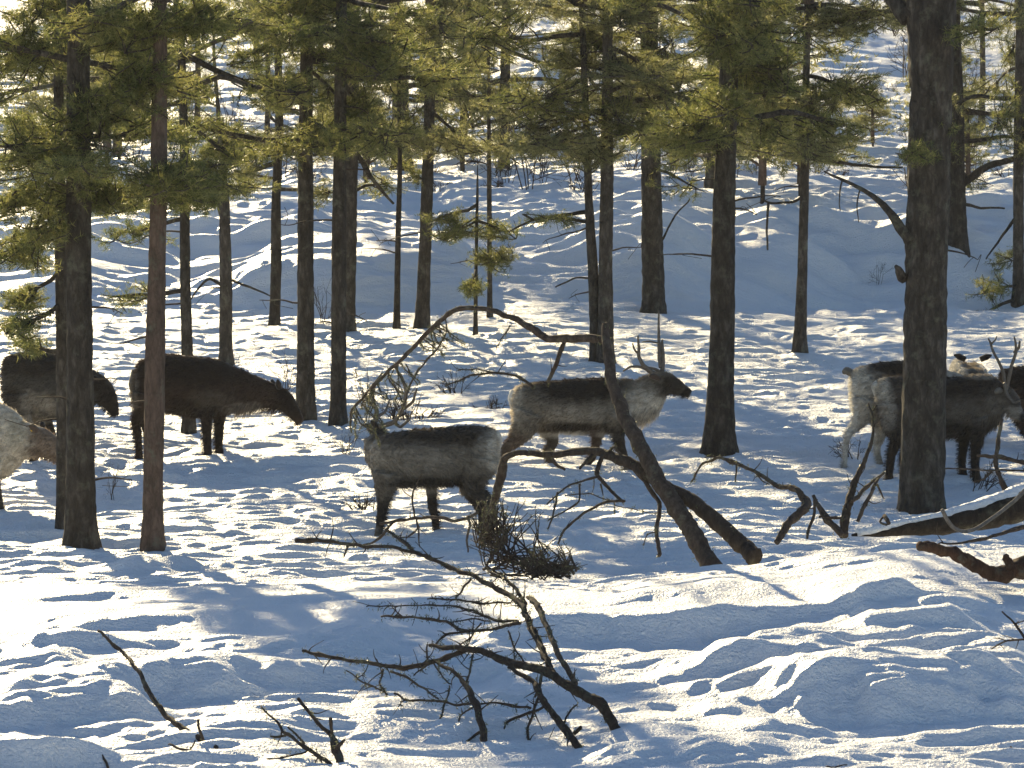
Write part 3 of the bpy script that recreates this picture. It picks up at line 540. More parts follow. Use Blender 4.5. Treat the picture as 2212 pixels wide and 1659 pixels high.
wood('fallen_log', 'short crooked reddish brown log end on sunlit snow at the right edge', 'log', [
    (S, [(1585, 325, 54), (1640, 345, 62), (1750, 350, 62), (1880, 420, 74), (1980, 480, 80), (2060, 505, 84), (2140, 480, 100), (2230, 450, 120), (2400, 400, 120)], 0, .5),
    (SB, [(2140, 470, 50), (2120, 420, 44), (2105, 380, 30)], .2, .2)], 28.2, fr, bark_mat('red_dead_wood', (.05, .024, .014), (.10, .05, .03), (.15, .085, .05), 22, .02), twigs=.3)
wood('stick', 'thin stick lying on the snow between the snow capped log and the reddish log end', 'stick', [(S, [(1700, 312, 8), (1850, 305, 14), (2000, 275, 20), (2100, 240, 22), (2230, 215, 26), (2400, 170, 26)], 0, .4)], 29.2, fr, M_DEAD, twigs=.6)
wood('stick', 'thin forked twig reaching in over the snow at the right edge', 'stick', [(S, [(2300, 960, 20), (2212, 870, 16), (2150, 790, 13), (2080, 720, 9)], 0, .3), (SB, [(2300, 910, 12), (2212, 892, 12), (2100, 895, 12), (2050, 920, 9), (2015, 945, 6)], 0, .2), (SB, [(2100, 895, 8), (2060, 880, 6), (2030, 880, 5)], 0, 0)], 25.6, fr, M_DEAD, twigs=1.2)
wood('stick', 'twig tip at the right edge close to the lower right corner', 'stick', [(S, [(2330, 1660, 20), (2212, 1590, 16), (2130, 1530, 8)], 0, .1)], 23.3, fr, M_DEAD, twigs=.8)
wood('stick', 'small dark twigs at the bottom edge right of the centre', 'stick', [(S, [(1010, 1700, 14), (1025, 1640, 14), (1060, 1650, 10), (1150, 1640, 7)], 0, .1)], 22.5, fr, M_DEAD, twigs=1)
# big snow covered log
def snow_log():
    Yb = 30.9; lines = [(1180, 262, 14), (1350, 245, 55), (1500, 225, 85), (1700, 200, 120), (1900, 165, 150), (2100, 110, 180), (2300, 50, 200), (2700, -60, 210)]
    P = []; r = []
    for i, (x, y, w) in enumerate(lines): u, v = fr(x, y); Y = Yb+i*.12; P.append(at(u, v, Y)); r.append(w*.36*Y/FPX/2)
    b = P[0].copy(); root = empty('fallen_log', b); tag(root, 'large dark fallen log with a cap of snow below the largest trunk', 'log')
    Q, rr = resample(P, r, .05, .003); mb = MB(); mb.tube(Q, rr, 20, .1, freq=5); mb.build('trunk', M_LOGD, root, b)
    mb = MB(); Q2 = Q+np.stack([0*rr, 0*rr-.01, rr*.82+.006], 1); mb.tube(Q2[1:], np.maximum(rr[1:]*.46, .028), 16, .22, freq=3); mb.build('snow_cap', M_SNOW, root, b)
    for pts, w in [([(1720, 110), (1745, 160), (1790, 220), (1850, 245), (1920, 225), (2050, 140), (2150, 60), (2230, -20)], 24), ([(1400, 190), (1390, 165), (1375, 145)], 26), ([(1390, 200), (1330, 190), (1370, 150)], 14)]:
        P = [at(*fr(x, y), Yb-.15+.05*i) for i, (x, y) in enumerate(pts)]; Q, rr = resample(P, [w*.36*Yb/FPX/2]*len(P), .03, .002); mb = MB(); mb.tube(Q, rr, 8, .1); mb.build('side_branch', M_GREYW if w == 24 else M_DEAD, root, b)
snow_log()
fv = lambda x, y: (1681+x*.3308, 690+y*.3308)
wood('dead_sapling', 'dark forked dead stem leaning up in front of the pale rumped reindeer', 'dead tree', [
    (S, [(428, 1420, 56), (435, 1330, 56), (445, 1240, 52), (480, 1120, 44), (530, 1000, 32), (590, 860, 22), (622, 760, 18), (612, 620, 15), (590, 550, 11)], 0, .5), (SB, [(615, 600, 9), (628, 575, 8), (642, 560, 6)], .5, .5),
    (SB, [(480, 1190, 28), (540, 1120, 24), (600, 1075, 20), (690, 1000, 14)], .1, .4), (SB, [(520, 1320, 18), (570, 1200, 24), (640, 1070, 20), (655, 1040, 12)], 0, .2), (SB, [(645, 1075, 14), (665, 1125, 12), (692, 1172, 8)], .2, .2)], 31.3, fv, M_DEAD, twigs=.8, lich=.6)
wood('fallen_branch', 'crooked dark branch arching over the snow right of the two leaning dead stems', 'branch', [
    (S, [(-10, 1460, 34), (70, 1330, 46), (170, 1235, 56), (185, 1200, 50), (130, 1120, 36), (80, 1090, 32), (0, 1090, 26), (-120, 1010, 20), (-270, 940, 22), (-390, 900, 18), (-500, 950, 12), (-570, 1060, 8)], 0, 1.2),
    (SB, [(-275, 940, 14), (-270, 1000, 12), (-280, 1060, 8)], .8, .8), (SB, [(-380, 905, 12), (-440, 890, 10), (-480, 900, 6)], 1, 1), (SB, [(-150, 1000, 10), (-110, 1060, 8), (-60, 1080, 6)], .7, .7)], 31.2, fv, M_DEAD, twigs=.9, lich=.6)
wood('fallen_branch', 'short dark broken sticks crossing in the snow left of the dark forked dead stem', 'branch', [
    (S, [(420, 1410, 40), (340, 1330, 40), (280, 1250, 34), (230, 1150, 20)], 0, .2), (SB, [(270, 1290, 16), (340, 1300, 16), (430, 1305, 14)], 0, .1), (SB, [(235, 1180, 16), (240, 1260, 18), (205, 1360, 20), (190, 1430, 14)], .1, 0)], 31.1, fv, M_DEAD, twigs=.8, lich=.5)
wood('dead_sapling', 'thin dead stem in front of the chest of the reindeer behind the largest trunk', 'dead tree', [
    (S, [(1500, 1150, 30), (1460, 1060, 28), (1425, 980, 26), (1420, 900, 26), (1440, 780, 24), (1462, 650, 18)], 0, .2), (SB, [(1700, 970, 26), (1600, 935, 24), (1450, 900, 24), (1300, 890, 18)], 0, .2), (SB, [(1700, 990, 12), (1450, 985, 12), (1250, 975, 10), (1090, 975, 7)], -.1, .1), (SB, [(1400, 985, 10), (1350, 1050, 9), (1280, 1060, 7)], 0, 0)], 34.5, fv, M_DEAD, twigs=.6)
fc = lambda x, y: (752+x*.36, 663.6+y*.36)
g1 = [(S, [(2190, 1560, 140), (2145, 1500, 130), (2050, 1330, 128), (1950, 1180, 124), (1860, 1040, 118), (1780, 880, 112), (1700, 740, 104), (1630, 580, 90), (1575, 420, 78), (1555, 250, 66), (1545, 100, 50)], 0, 1.4),
    (SB, [(1560, 200, 30), (1440, 190, 40), (1300, 188, 40), (1200, 190, 34), (1090, 120, 30), (980, 60, 28), (870, 20, 24), (720, 0, 22), (650, 10, 22), (560, 70, 22), (450, 180, 20), (350, 290, 18), (230, 390, 16), (120, 510, 14), (20, 620, 12), (12, 700, 9), (20, 750, 6)], 1.5, 3.0),
    (SB, [(1300, 205, 30), (1250, 330, 32), (1200, 450, 24)], 1.9, 2.0), (SB, [(575, 180, 12), (520, 270, 13), (420, 370, 14), (370, 480, 12), (330, 600, 10), (290, 700, 7)], 2.5, 2.7),
    (SB, [(235, 410, 9), (290, 500, 9), (340, 590, 7)], 2.8, 2.8), (SB, [(345, 340, 8), (385, 430, 9), (420, 470, 6)], 2.7, 2.7), (SB, [(585, 70, 9), (590, 130, 9), (570, 200, 7)], 2.4, 2.4),
    (SB, [(1110, 480, 20), (1060, 440, 18), (1000, 410, 16), (870, 390, 16), (740, 410, 14), (580, 475, 9)], 2, 2.3), (SB, [(900, 400, 12), (780, 368, 11), (660, 380, 8)], 2.1, 2.2), (SB, [(970, 110, 9), (930, 170, 9), (890, 240, 6)], 2.2, 2.2)]
g1[1] = (SB, [(x, y, w*1.45) for x, y, w in g1[1][1]], 1.5, 3.0)
_tr = random.Random(4)
for _k in range(30):
    x0 = _tr.uniform(20, 560); y0 = 640-(x0-20)*1.05+_tr.uniform(-20, 20); dx = _tr.uniform(-60, 170); dy = _tr.uniform(70, 260) if x0 < 330 else _tr.uniform(40, 150)
    g1.append((SB, [(x0, y0, 10), (x0+dx*.3+_tr.uniform(-25, 25), y0+dy*.35, 9), (x0+dx*.7+_tr.uniform(-30, 30), y0+dy*.7, 7), (x0+dx, y0+dy, 5)], 2.7+_tr.uniform(-.2, .3), 2.7+_tr.uniform(-.4, .6)))
wood('leaning_dead_tree', 'dead stem leaning steeply up left across the shoulder of the walking antlered reindeer', 'dead tree', g1, 31.2, fc, M_DEAD, twigs=.8, lich=.8, rough=.12, th=.86)
g2 = [(S, [(2440, 1500, 140), (2380, 1440, 130), (2212, 1290, 118), (2060, 1160, 108), (1900, 1080, 98), (1780, 990, 90), (1680, 930, 82), (1580, 890, 74), (1480, 862, 62), (1350, 865, 54), (1240, 890, 46), (1100, 875, 44), (1020, 868, 40), (940, 900, 52), (920, 1000, 70), (890, 1130, 60), (850, 1220, 30)], 0, 1.8),
    (SB, [(1130, 870, 30), (1200, 890, 28), (1250, 950, 26), (1300, 975, 18)], 1.4, 1.2), (SB, [(1480, 870, 24), (1430, 920, 26), (1390, 970, 16)], .9, .8),
    (SB, [(1700, 950, 40), (1800, 1070, 34), (1870, 1180, 32), (1865, 1240, 30), (1850, 1320, 28), (1860, 1420, 30), (1865, 1490, 30)], .6, .1), (SB, [(1850, 1350, 10), (1800, 1350, 10), (1770, 1430, 7)], .2, .2),
    (SB, [(1530, 890, 34), (1500, 960, 34), (1490, 1010, 30), (1560, 1080, 26), (1650, 1170, 20)], .8, .6), (SB, [(1490, 1020, 18), (1400, 1050, 16), (1300, 1080, 14), (1190, 1185, 9)], .7, .7),
    (SB, [(1255, 1110, 14), (1240, 1220, 15), (1200, 1330, 12)], .7, .5), (SB, [(1390, 1060, 16), (1388, 1170, 15), (1300, 1220, 12), (1200, 1280, 9)], .7, .6), (SB, [(1475, 1030, 9), (1475, 1080, 7), (1465, 1110, 5)], .7, .7), (SB, [(1515, 1060, 14), (1525, 1100, 12), (1530, 1130, 8)], .7, .7),
    (SB, [(1660, 1165, 22), (1580, 1160, 20), (1500, 1185, 20), (1380, 1260, 18), (1290, 1340, 16), (1260, 1420, 12)], .6, .3), (SB, [(1595, 1170, 9), (1598, 1210, 9), (1600, 1240, 6)], .6, .6), (SB, [(1300, 1130, 8), (1450, 1120, 9), (1600, 1170, 8)], .7, .7), (SB, [(1600, 1190, 6), (1800, 1230, 6), (1900, 1240, 5)], .6, .6),
    (SB, [(1720, 960, 14), (1600, 830, 22), (1560, 870, 20)], .7, .8)]
wood('leaning_dead_tree', 'dead stem bowing low and left in front of the legs of the walking antlered reindeer', 'dead tree', g2, 31.35, fc, M_DEAD, twigs=.5, lich=.5, rough=.12, th=.82)
g3 = [(S, [(990, 1420, 40), (960, 1340, 40), (930, 1250, 44), (860, 1200, 50), (800, 1190, 34), (780, 1160, 20)], 0, .2)]
def brush(name, label, u, v, ru, rv, Y, n, m, lich=5):
    c = at(u, v, Y); b = c-np.array([0, 0, rv*Y/FPX]); root = empty(name, b); tag(root, label, 'brush'); s = Y/FPX; mb = MB(); tip = []
    for k in range(n):
        a = rnd.uniform(0, 6.28); q = c+np.array([math.cos(a)*ru*s*rnd.uniform(.3, 1.1), rnd.uniform(-.25, .25), math.sin(a)*rv*s*rnd.uniform(.3, 1.2)]); p = b+np.array([rnd.uniform(-.7, .7)*ru*s, rnd.uniform(-.2, .2), rnd.uniform(0, .6)*rv*s])
        T_, rr = resample([p, (p+q)/2+nr.normal(0, .03, 3), q], [rnd.uniform(.004, .009), .005, .002], .03, .004); mb.tube(T_, rr, 4); tip += list(T_[len(T_)//2:])
    mb.build('twigs', M_DEAD, root, b); t = np.array(tip); i = nr.randint(0, len(t), n*lich); m2 = MB(); tufts(m2, t[i]+nr.normal(0, .006, (len(i), 3)), np.zeros((len(i), 3)), 5, .02, .004, 0); m2.build('lichen', m, root, b, False)
brush('brush_heap', 'dark dense heap of twigs lying on the snow at the centre', 1190, 1212, 80, 36, 31.6, 100, M_LICH, 4)
brush('brush_heap', 'green lichen covered twigs at the hind legs of the grey reindeer', 1062, 1125, 50, 62, 32.2, 80, M_LICH, 5)
brush('brush_heap', 'thin tangle of twigs between the green twigs and the dark heap', 1115, 1165, 105, 80, 31.9, 80, M_LICH, 3)
for (u, v, i, s, t) in [(850, 915, 0, 1.25, 'sunlit leafless shrub right behind the head of the grey reindeer facing left'), (905, 905, 3, 1.5, 'low sunlit shrub behind the back of the grey reindeer facing left'), (985, 850, 1, 1.1, 'low twiggy shrub under the middle of the arching dead top'), (790, 880, 2, .7, 'slender leafless shrub under the left end of the arching dead top'), (1060, 880, 3, 1.2, 'low twiggy shrub just behind the rump of the walking antlered reindeer')]:
    Y = hit(u, v); p = at(u, v, Y); o = link('bare_shrub', SH[i], None, (p[0], p[1], float(ground(p[0], p[1])))); o.scale = (s,)*3; o.rotation_euler.z = rnd.uniform(0, 6); tag(o, t, 'shrub')
wood('fallen_branch', 'thin reddish branch lying in front of the front legs of the grey reindeer', 'branch', [
    (S, [(780, 1230, 16), (700, 1270, 18), (600, 1280, 18), (520, 1262, 18), (400, 1262, 18), (290, 1280, 16), (190, 1300, 14)], 0, .2), (SB, [(270, 1290, 16), (200, 1380, 16), (140, 1420, 12), (80, 1430, 8)], .1, 0), (SB, [(225, 1330, 14), (330, 1410, 14), (400, 1470, 12)], .1, -.1),
    (SB, [(400, 1260, 10), (380, 1180, 12), (385, 1100, 10), (440, 1010, 7)], .1, .2), (SB, [(410, 1265, 10), (425, 1330, 10), (350, 1385, 7)], .1, 0), (SB, [(415, 1290, 8), (430, 1380, 8), (430, 1440, 6)], .1, 0), (SB, [(720, 1250, 16), (740, 1300, 14), (710, 1400, 12), (720, 1470, 8)], 0, 0)], 31.4, fc, M_DEAD, twigs=.9)

# ---------------------------------------------------------------- frosty air
def haze_box():
    me = bpy.data.meshes.new('haze'); V = [(x, y, z) for x in (-70, 70) for y in (-12, 175) for z in (-6, 22)]
    me.from_pydata(V, [], [(0, 1, 3, 2), (4, 6, 7, 5), (0, 4, 5, 1), (2, 3, 7, 6), (0, 2, 6, 4), (1, 5, 7, 3)])
    hm = bpy.data.materials.new('haze'); hm.use_nodes = True; n = hm.node_tree; n.nodes.clear()
    pv = n.nodes.new('ShaderNodeVolumePrincipled'); oo = n.nodes.new('ShaderNodeOutputMaterial'); n.links.new(pv.outputs[0], oo.inputs[1])
    pv.inputs['Density'].default_value = .00022; pv.inputs['Color'].default_value = (.95, .96, 1, 1); pv.inputs['Anisotropy'].default_value = .3
    me.materials.append(hm); tag(link('haze', me), kind='stuff'); SC.cycles.volume_bounces = 0
haze_box()

# ---------------------------------------------------------------- reindeer
def ringtube(mb, C, T, a, b, seg=18):
    """C centres, T tangents in the XZ plane, a in-plane radius, b sideways radius"""
    C = np.asarray(C, float); n = len(C); th = np.linspace(0, 2*np.pi, seg, endpoint=False); V = []
    for i in range(n):
        t = T[i]; up = np.array([-t[2], 0, t[0]]); V.append(C[i]+np.cos(th)[:, None]*up*a[i]+np.sin(th)[:, None]*np.array([0, 1, 0])*b[i])
    V = np.vstack(V+[C[0][None], C[-1][None]]); i = np.arange(n-1)[:, None]*seg; j = np.arange(seg)[None]; j2 = (j+1) % seg
    Q = np.stack([(i+j), (i+j2), (i+seg+j2), (i+seg+j)], -1).reshape(-1, 4); Tt = []
    for k in range(seg): Tt.append((n*seg, (k+1) % seg, k)); Tt.append((n*seg+1, (n-1)*seg+k, (n-1)*seg+(k+1) % seg))
    mb.add(V, Q, Tt)
def cr(P, n):
    """Catmull-Rom through rows of P"""
    P = np.asarray(P, float); P = np.vstack([2*P[0]-P[1], P, 2*P[-1]-P[-2]]); out = []
    for i in range(1, len(P)-2):
        for k in range(n):
            t = k/n; out.append(.5*((2*P[i])+(P[i+1]-P[i-1])*t+(2*P[i-1]-5*P[i]+4*P[i+1]-P[i+2])*t*t+(3*P[i]-P[i-1]-3*P[i+1]+P[i+2])*t**3))
    out.append(P[-2]); return np.array(out)
DEER = []
def reindeer(label, hoof, torso, head, legs, base_c, paint, antlers=(), ears=(), tail=None, eye=None, Y=None, hair=1.5, tagp=None, mane=None):
    """all traced in picture units on the animal's own plane. torso: (u, vtop, vbottom, halfwidth m); head: (u, v, radius px, halfwidth m, side offset m);
       legs: (side offset m, [(u, v, radius px)...])"""
    Y = Y or hit(*hoof); s = Y/FPX; o = at(hoof[0], hoof[1], Y); o[2] = float(ground(o[0], Y)); root = empty('reindeer', o); tag(root, label, 'reindeer')
    W = lambda u, v, dy=0.0: at(u, v, Y)+np.array([0, dy, 0])
    mb = MB()
    T3 = cr([(u, (a+b)/2, (b-a)/2, w*1000) for (u, a, b, w) in torso], 4); sg = 1 if torso[-1][0] > torso[0][0] else -1
    ringtube(mb, [W(t[0], t[1]) for t in T3], [np.array([sg, 0, 0])]*len(T3), [t[2]*s for t in T3], [t[3]/1000 for t in T3], 22)
    H = cr([(u, v, r, w*1000, d*1000) for (u, v, r, w, d) in head], 4)
    C = np.array([W(h[0], h[1], h[4]/1000) for h in H]); T = np.gradient(C, axis=0); T[:, 1] = 0; T /= np.linalg.norm(T, axis=1)[:, None]+1e-9
    ringtube(mb, C, T, [h[2]*s for h in H], [h[3]/1000 for h in H], 18)
    for (dy, pts) in legs:
        L3 = cr(pts, 4); nL = len(L3); C = np.array([W(p[0], p[1], dy*(1+.45*max(0, 1-i/(nL*.4)))) for i, p in enumerate(L3)])
        gz = float(ground(C[-1][0], C[-1][1]))-.055
        low = C[-1][2]
        if abs(gz-low) < .25: k = np.clip(np.linspace(-.3, 1, len(C)), 0, 1)[:, None]; C = C+np.array([0, 0, gz-low])*k
        T = np.gradient(C, axis=0); T[:, 1] = 0; T /= np.linalg.norm(T, axis=1)[:, None]+1e-9
        lat = np.array([p[2]*s for p in L3]); lat2 = np.minimum(lat*.8, .088)
        ringtube(mb, C, T, lat, np.maximum(lat2, .018), 12)
    for i in range(len(mb.V)): mb.V[i] = mb.V[i]-o
    me = mb.mesh('body_raw', [M_FUR]); t = bpy.data.objects.new('tmp', me); COL.objects.link(t)
    r = t.modifiers.new('r', 'REMESH'); r.mode = 'VOXEL'; r.voxel_size = .013
    sm = t.modifiers.new('s', 'SMOOTH'); sm.iterations = 5; sm.factor = .5
    dg = bpy.context.evaluated_depsgraph_get(); ev = t.evaluated_get(dg); bm_ = bpy.data.meshes.new_from_object(ev); bpy.data.objects.remove(t)
    nv = len(bm_.vertices); V = np.zeros(nv*3, np.float32); bm_.vertices.foreach_get('co', V); V = V.reshape(-1, 3); Nn = np.zeros(nv*3, np.float32); bm_.vertices.foreach_get('normal', Nn); Nn = Nn.reshape(-1, 3)
    bm_.polygons.foreach_set('use_smooth', np.ones(len(bm_.polygons), bool)); bm_.materials.clear(); bm_.materials.append(M_FUR); bm_.name = 'body'
    # fur colour by place on the body, in the same units as the traced outline
    def colour(Vl):
        Pw = Vl+o; dz = Pw[:, 2]; q = Pw/Y; c_, s_ = math.cos(R(PITCH)), math.sin(R(PITCH))
        Xw, Zw = Pw[:, 0], Pw[:, 2]; dep = Y*c_+Zw*s_; U = 1106+FPX*Xw/dep; Vv = 829.5-FPX*(-Y*s_+Zw*c_)/dep
        Cc = np.tile(np.array(base_c, float), (len(Vl), 1)); wob = noise(Xw*9, Zw*9, 4)*.25+noise(Xw*22, Zw*22, 5)*.2
        for (u, v, ru, rv, c, st) in paint:
            d = np.sqrt(((U-u)/ru)**2+((Vv-v)/rv)**2)+wob; w = (sstep((1.4-d)/.85)*st)[:, None]; Cc = Cc*(1-w)+np.array(c)*w
        return Cc
    Cc = colour(V); ca = bm_.color_attributes.new('Col', 'FLOAT_COLOR', 'POINT'); ca.data.foreach_set('color', np.hstack([Cc, np.ones((nv, 1))]).astype(np.float32).ravel())
    link('body', bm_, root)
    # short coat
    nh = int(nv*1.1*hair); k = nr.randint(0, nv, nh); root_p = V[k]; nn = Nn[k]; lay = np.array([-sg*.9, 0, -.55])
    cl = np.stack([noise(root_p[:, 0]*28, root_p[:, 2]*28, 70+q_) for q_ in range(3)], 1)*.55; d = nn*.55+lay*.8+cl+nr.normal(0, .2, (nh, 3)); d /= np.linalg.norm(d, axis=1)[:, None]; sd2 = np.cross(d, nr.normal(0, 1, (nh, 3))); sd2 /= np.linalg.norm(sd2, axis=1)[:, None]
    Ln = nr.uniform(.014, .048, (nh, 1))
    if mane: Pm = root_p+o; mm = (np.abs(Pm[:, 0]-W(mane[0], mane[1])[0]) < mane[2]*s) & (Pm[:, 2] < W(0, mane[1])[2]); Ln[mm] *= 2.3; d[mm] = d[mm]*.5+np.array([-sg*.2, 0, -.7])
    HV = np.stack([root_p-sd2*.0022, root_p+sd2*.0022, root_p+d*Ln+nn*.004], 1).reshape(-1, 3)
    hm = npmesh('coat', HV, np.arange(nh*3).reshape(-1, 3), [M_HAIR]); hc = np.repeat(Cc[k]*nr.uniform(.7, 1.7, (nh, 1)), 3, axis=0); ca = hm.color_attributes.new('Col', 'FLOAT_COLOR', 'POINT'); ca.data.foreach_set('color', np.hstack([hc, np.ones((len(hc), 1))]).astype(np.float32).ravel())
    link('coat', hm, root)
    def small(name, pts, mt, seg=7, dy0=0, dy1=0, col=None, flat=1.0):
        m2 = MB(); n = len(pts); P = [W(p[0], p[1], dy0+(dy1-dy0)*i/(n-1)) for i, p in enumerate(pts)]; Q, rr = resample(P, [p[2]*s for p in pts], .012 if n > 2 else .01, 0)
        m2.tube(Q-o, rr, seg, .05); ob = m2.build(name, mt, root)
        if col is not None: ca = ob.data.color_attributes.new('Col', 'FLOAT_COLOR', 'POINT'); nn_ = len(ob.data.vertices); ca.data.foreach_set('color', np.tile(np.array([*col, 1], np.float32), nn_))
        return ob
    for dy0, dy1, beams in antlers:
        m2 = MB()
        for pts in beams:
            n = len(pts); P = [W(p[0], p[1], dy0+(dy1-dy0)*i/(n-1)) for i, p in enumerate(pts)]; Q, rr = resample(P, [p[2]*s*1.3 for p in pts], .015, .001); m2.tube(Q-o, rr, 7, .08)
        m2.build('antler', M_HORN, root)
    for dy0, dy1, pts, col in ears: small('ear', pts, M_FUR, 8, dy0, dy1, col)
    if tail: small('tail', tail[0], M_FUR, 8, 0, 0, tail[1])
    if eye:
        for e in (-.055, .055): small('eye', [(eye[0]-1.4, eye[1], 1.2), (eye[0], eye[1], 3.0), (eye[0]+1.4, eye[1], 1.2)], M_EYE, 8, e, e)
    if tagp: small('ear_tag', [(tagp[0], tagp[1]-5, 3), (tagp[0], tagp[1], 4.5), (tagp[0], tagp[1]+5, 3)], M_TAG, 6, -.12, -.12)
    DEER.append((root, Y)); return root
DK, BR, GR, LG, CRM, WH, BLK = (.024, .017, .013), (.085, .056, .041), (.21, .18, .14), (.42, .375, .31), (.64, .58, .48), (.7, .68, .62), (.012, .01, .009)
# dark brown one grazing with its head at the snow
reindeer('dark brown reindeer with its muzzle lowered to the snow, standing behind the slim reddish trunk', (462, 982),
    [(292, 815, 850, .06), (300, 785, 880, .15), (330, 769, 888, .19), (365, 765, 893, .21), (410, 768, 899, .22), (450, 773, 902, .21), (485, 780, 898, .18), (505, 793, 890, .13), (515, 810, 880, .08)],
    [(480, 835, 50, .13, 0), (520, 845, 46, .10, 0), (560, 850, 34, .08, 0), (590, 856, 27, .07, 0), (612, 866, 24, .07, 0), (630, 885, 17, .055, 0), (643, 903, 12, .045, 0), (650, 913, 9, .038, 0)],
    [(-.1, [(318, 850, 34), (310, 885, 20), (296, 905, 12), (300, 935, 9), (302, 965, 8.5), (303, 988, 11)]), (.1, [(322, 850, 30), (322, 885, 17), (312, 908, 11), (318, 940, 8), (320, 965, 8), (322, 985, 10)]),
     (-.09, [(450, 850, 26), (448, 885, 17), (448, 915, 12), (449, 945, 9.5), (450, 965, 9.5), (450, 984, 12)]), (.09, [(470, 850, 26), (472, 885, 17), (472, 915, 12), (471, 945, 9.5), (472, 965, 9.5), (473, 984, 12)])],
    (.055, .036, .027), [(430, 800, 110, 30, DK, .8), (420, 880, 60, 22, DK, .7), (455, 860, 40, 20, GR, .35), (530, 885, 45, 16, LG, .5), (625, 860, 30, 45, DK, .9), (460, 930, 40, 40, DK, .9), (300, 940, 20, 60, DK, .9), (293, 840, 10, 40, GR, .8)],
    ears=[(.05, .1, [(592, 838, 6), (588, 829, 7), (586, 820, 2)], DK), (-.05, -.1, [(604, 838, 6), (602, 828, 7), (601, 819, 2)], DK)], tail=([(294, 800, 10), (286, 830, 9), (286, 850, 4)], GR), eye=(621, 862), mane=(555, 870, 45))
# middle: walking right with the head up and antlers
reindeer('antlered reindeer with a white rump and pale neck walking right in the middle, head up', (1285, 1008),
    [(1108, 862, 895, .06), (1115, 838, 912, .15), (1140, 828, 925, .19), (1180, 824, 930, .215), (1230, 820, 936, .225), (1280, 817, 938, .22), (1320, 816, 934, .19), (1345, 822, 925, .15), (1362, 835, 912, .10)],
    [(1330, 868, 48, .14, 0), (1360, 868, 50, .12, 0), (1390, 860, 46, .10, 0), (1415, 838, 34, .08, 0), (1436, 828, 26, .072, 0), (1458, 835, 19, .062, 0), (1478, 845, 12.5, .048, 0), (1491, 850, 9, .038, 0)],
    [(-.1, [(1145, 890, 36), (1130, 925, 26), (1110, 955, 15), (1093, 975, 11), (1086, 1000, 8.5), (1080, 1025, 8), (1078, 1045, 11)]), (.1, [(1165, 890, 32), (1185, 930, 20), (1195, 955, 12), (1183, 972, 9), (1188, 990, 8), (1200, 1005, 8), (1207, 1012, 10)]),
     (-.1, [(1335, 890, 30), (1333, 925, 19), (1338, 950, 12), (1348, 975, 9), (1354, 992, 8), (1360, 1008, 10)]), (.1, [(1305, 890, 26), (1293, 930, 16), (1288, 955, 11), (1284, 975, 8.5), (1270, 995, 8), (1262, 1010, 10)])],
    GR, [(1240, 835, 110, 32, DK, .95), (1300, 828, 50, 22, DK, .9), (1240, 895, 110, 18, LG, .45), (1240, 922, 70, 12, DK, .95), (1250, 940, 90, 9, WH, .9), (1115, 870, 22, 45, CRM, .85), (1150, 885, 34, 50, GR, .7), (1385, 880, 50, 50, LG, .9), (1400, 890, 36, 40, CRM, .6),
         (1450, 832, 36, 24, DK, .85), (1425, 870, 24, 16, CRM, .7), (1485, 850, 16, 16, BLK, 1), (1110, 960, 40, 30, BR, .7), (1085, 1015, 20, 40, DK, .8), (1190, 980, 30, 40, DK, .7), (1340, 960, 30, 50, DK, .9), (1280, 970, 30, 45, BR, .9)],
    antlers=[(-.04, -.16, [[(1412, 815, 4), (1405, 800, 4), (1388, 788, 3.5), (1379, 770, 3), (1379, 748, 2.6), (1377, 724, 1.5)], [(1403, 800, 3), (1385, 792, 2.5), (1362, 790, 2), (1345, 800, 1.4)], [(1380, 765, 2), (1370, 755, 1.8), (1366, 740, 1.2)]]),
             (.04, .14, [[(1430, 812, 4), (1432, 790, 4), (1433, 765, 3.5), (1430, 745, 3), (1432, 735, 1.5)], [(1427, 795, 3), (1424, 770, 3), (1424, 730, 2.5), (1424, 690, 1.8), (1424, 672, 1.3)], [(1424, 742, 1.5), (1405, 738, 1.4), (1388, 740, 1)], [(1430, 805, 3), (1415, 798, 2.5), (1398, 795, 2)]])],
    ears=[(.06, .12, [(1420, 812, 5), (1410, 806, 6), (1398, 803, 2)], DK), (-.06, -.12, [(1424, 818, 6), (1412, 812, 7), (1402, 812, 3)], BR)], tail=([(1113, 845, 10), (1106, 860, 10), (1108, 885, 4)], WH), eye=(1447, 826), mane=(1395, 880, 40))
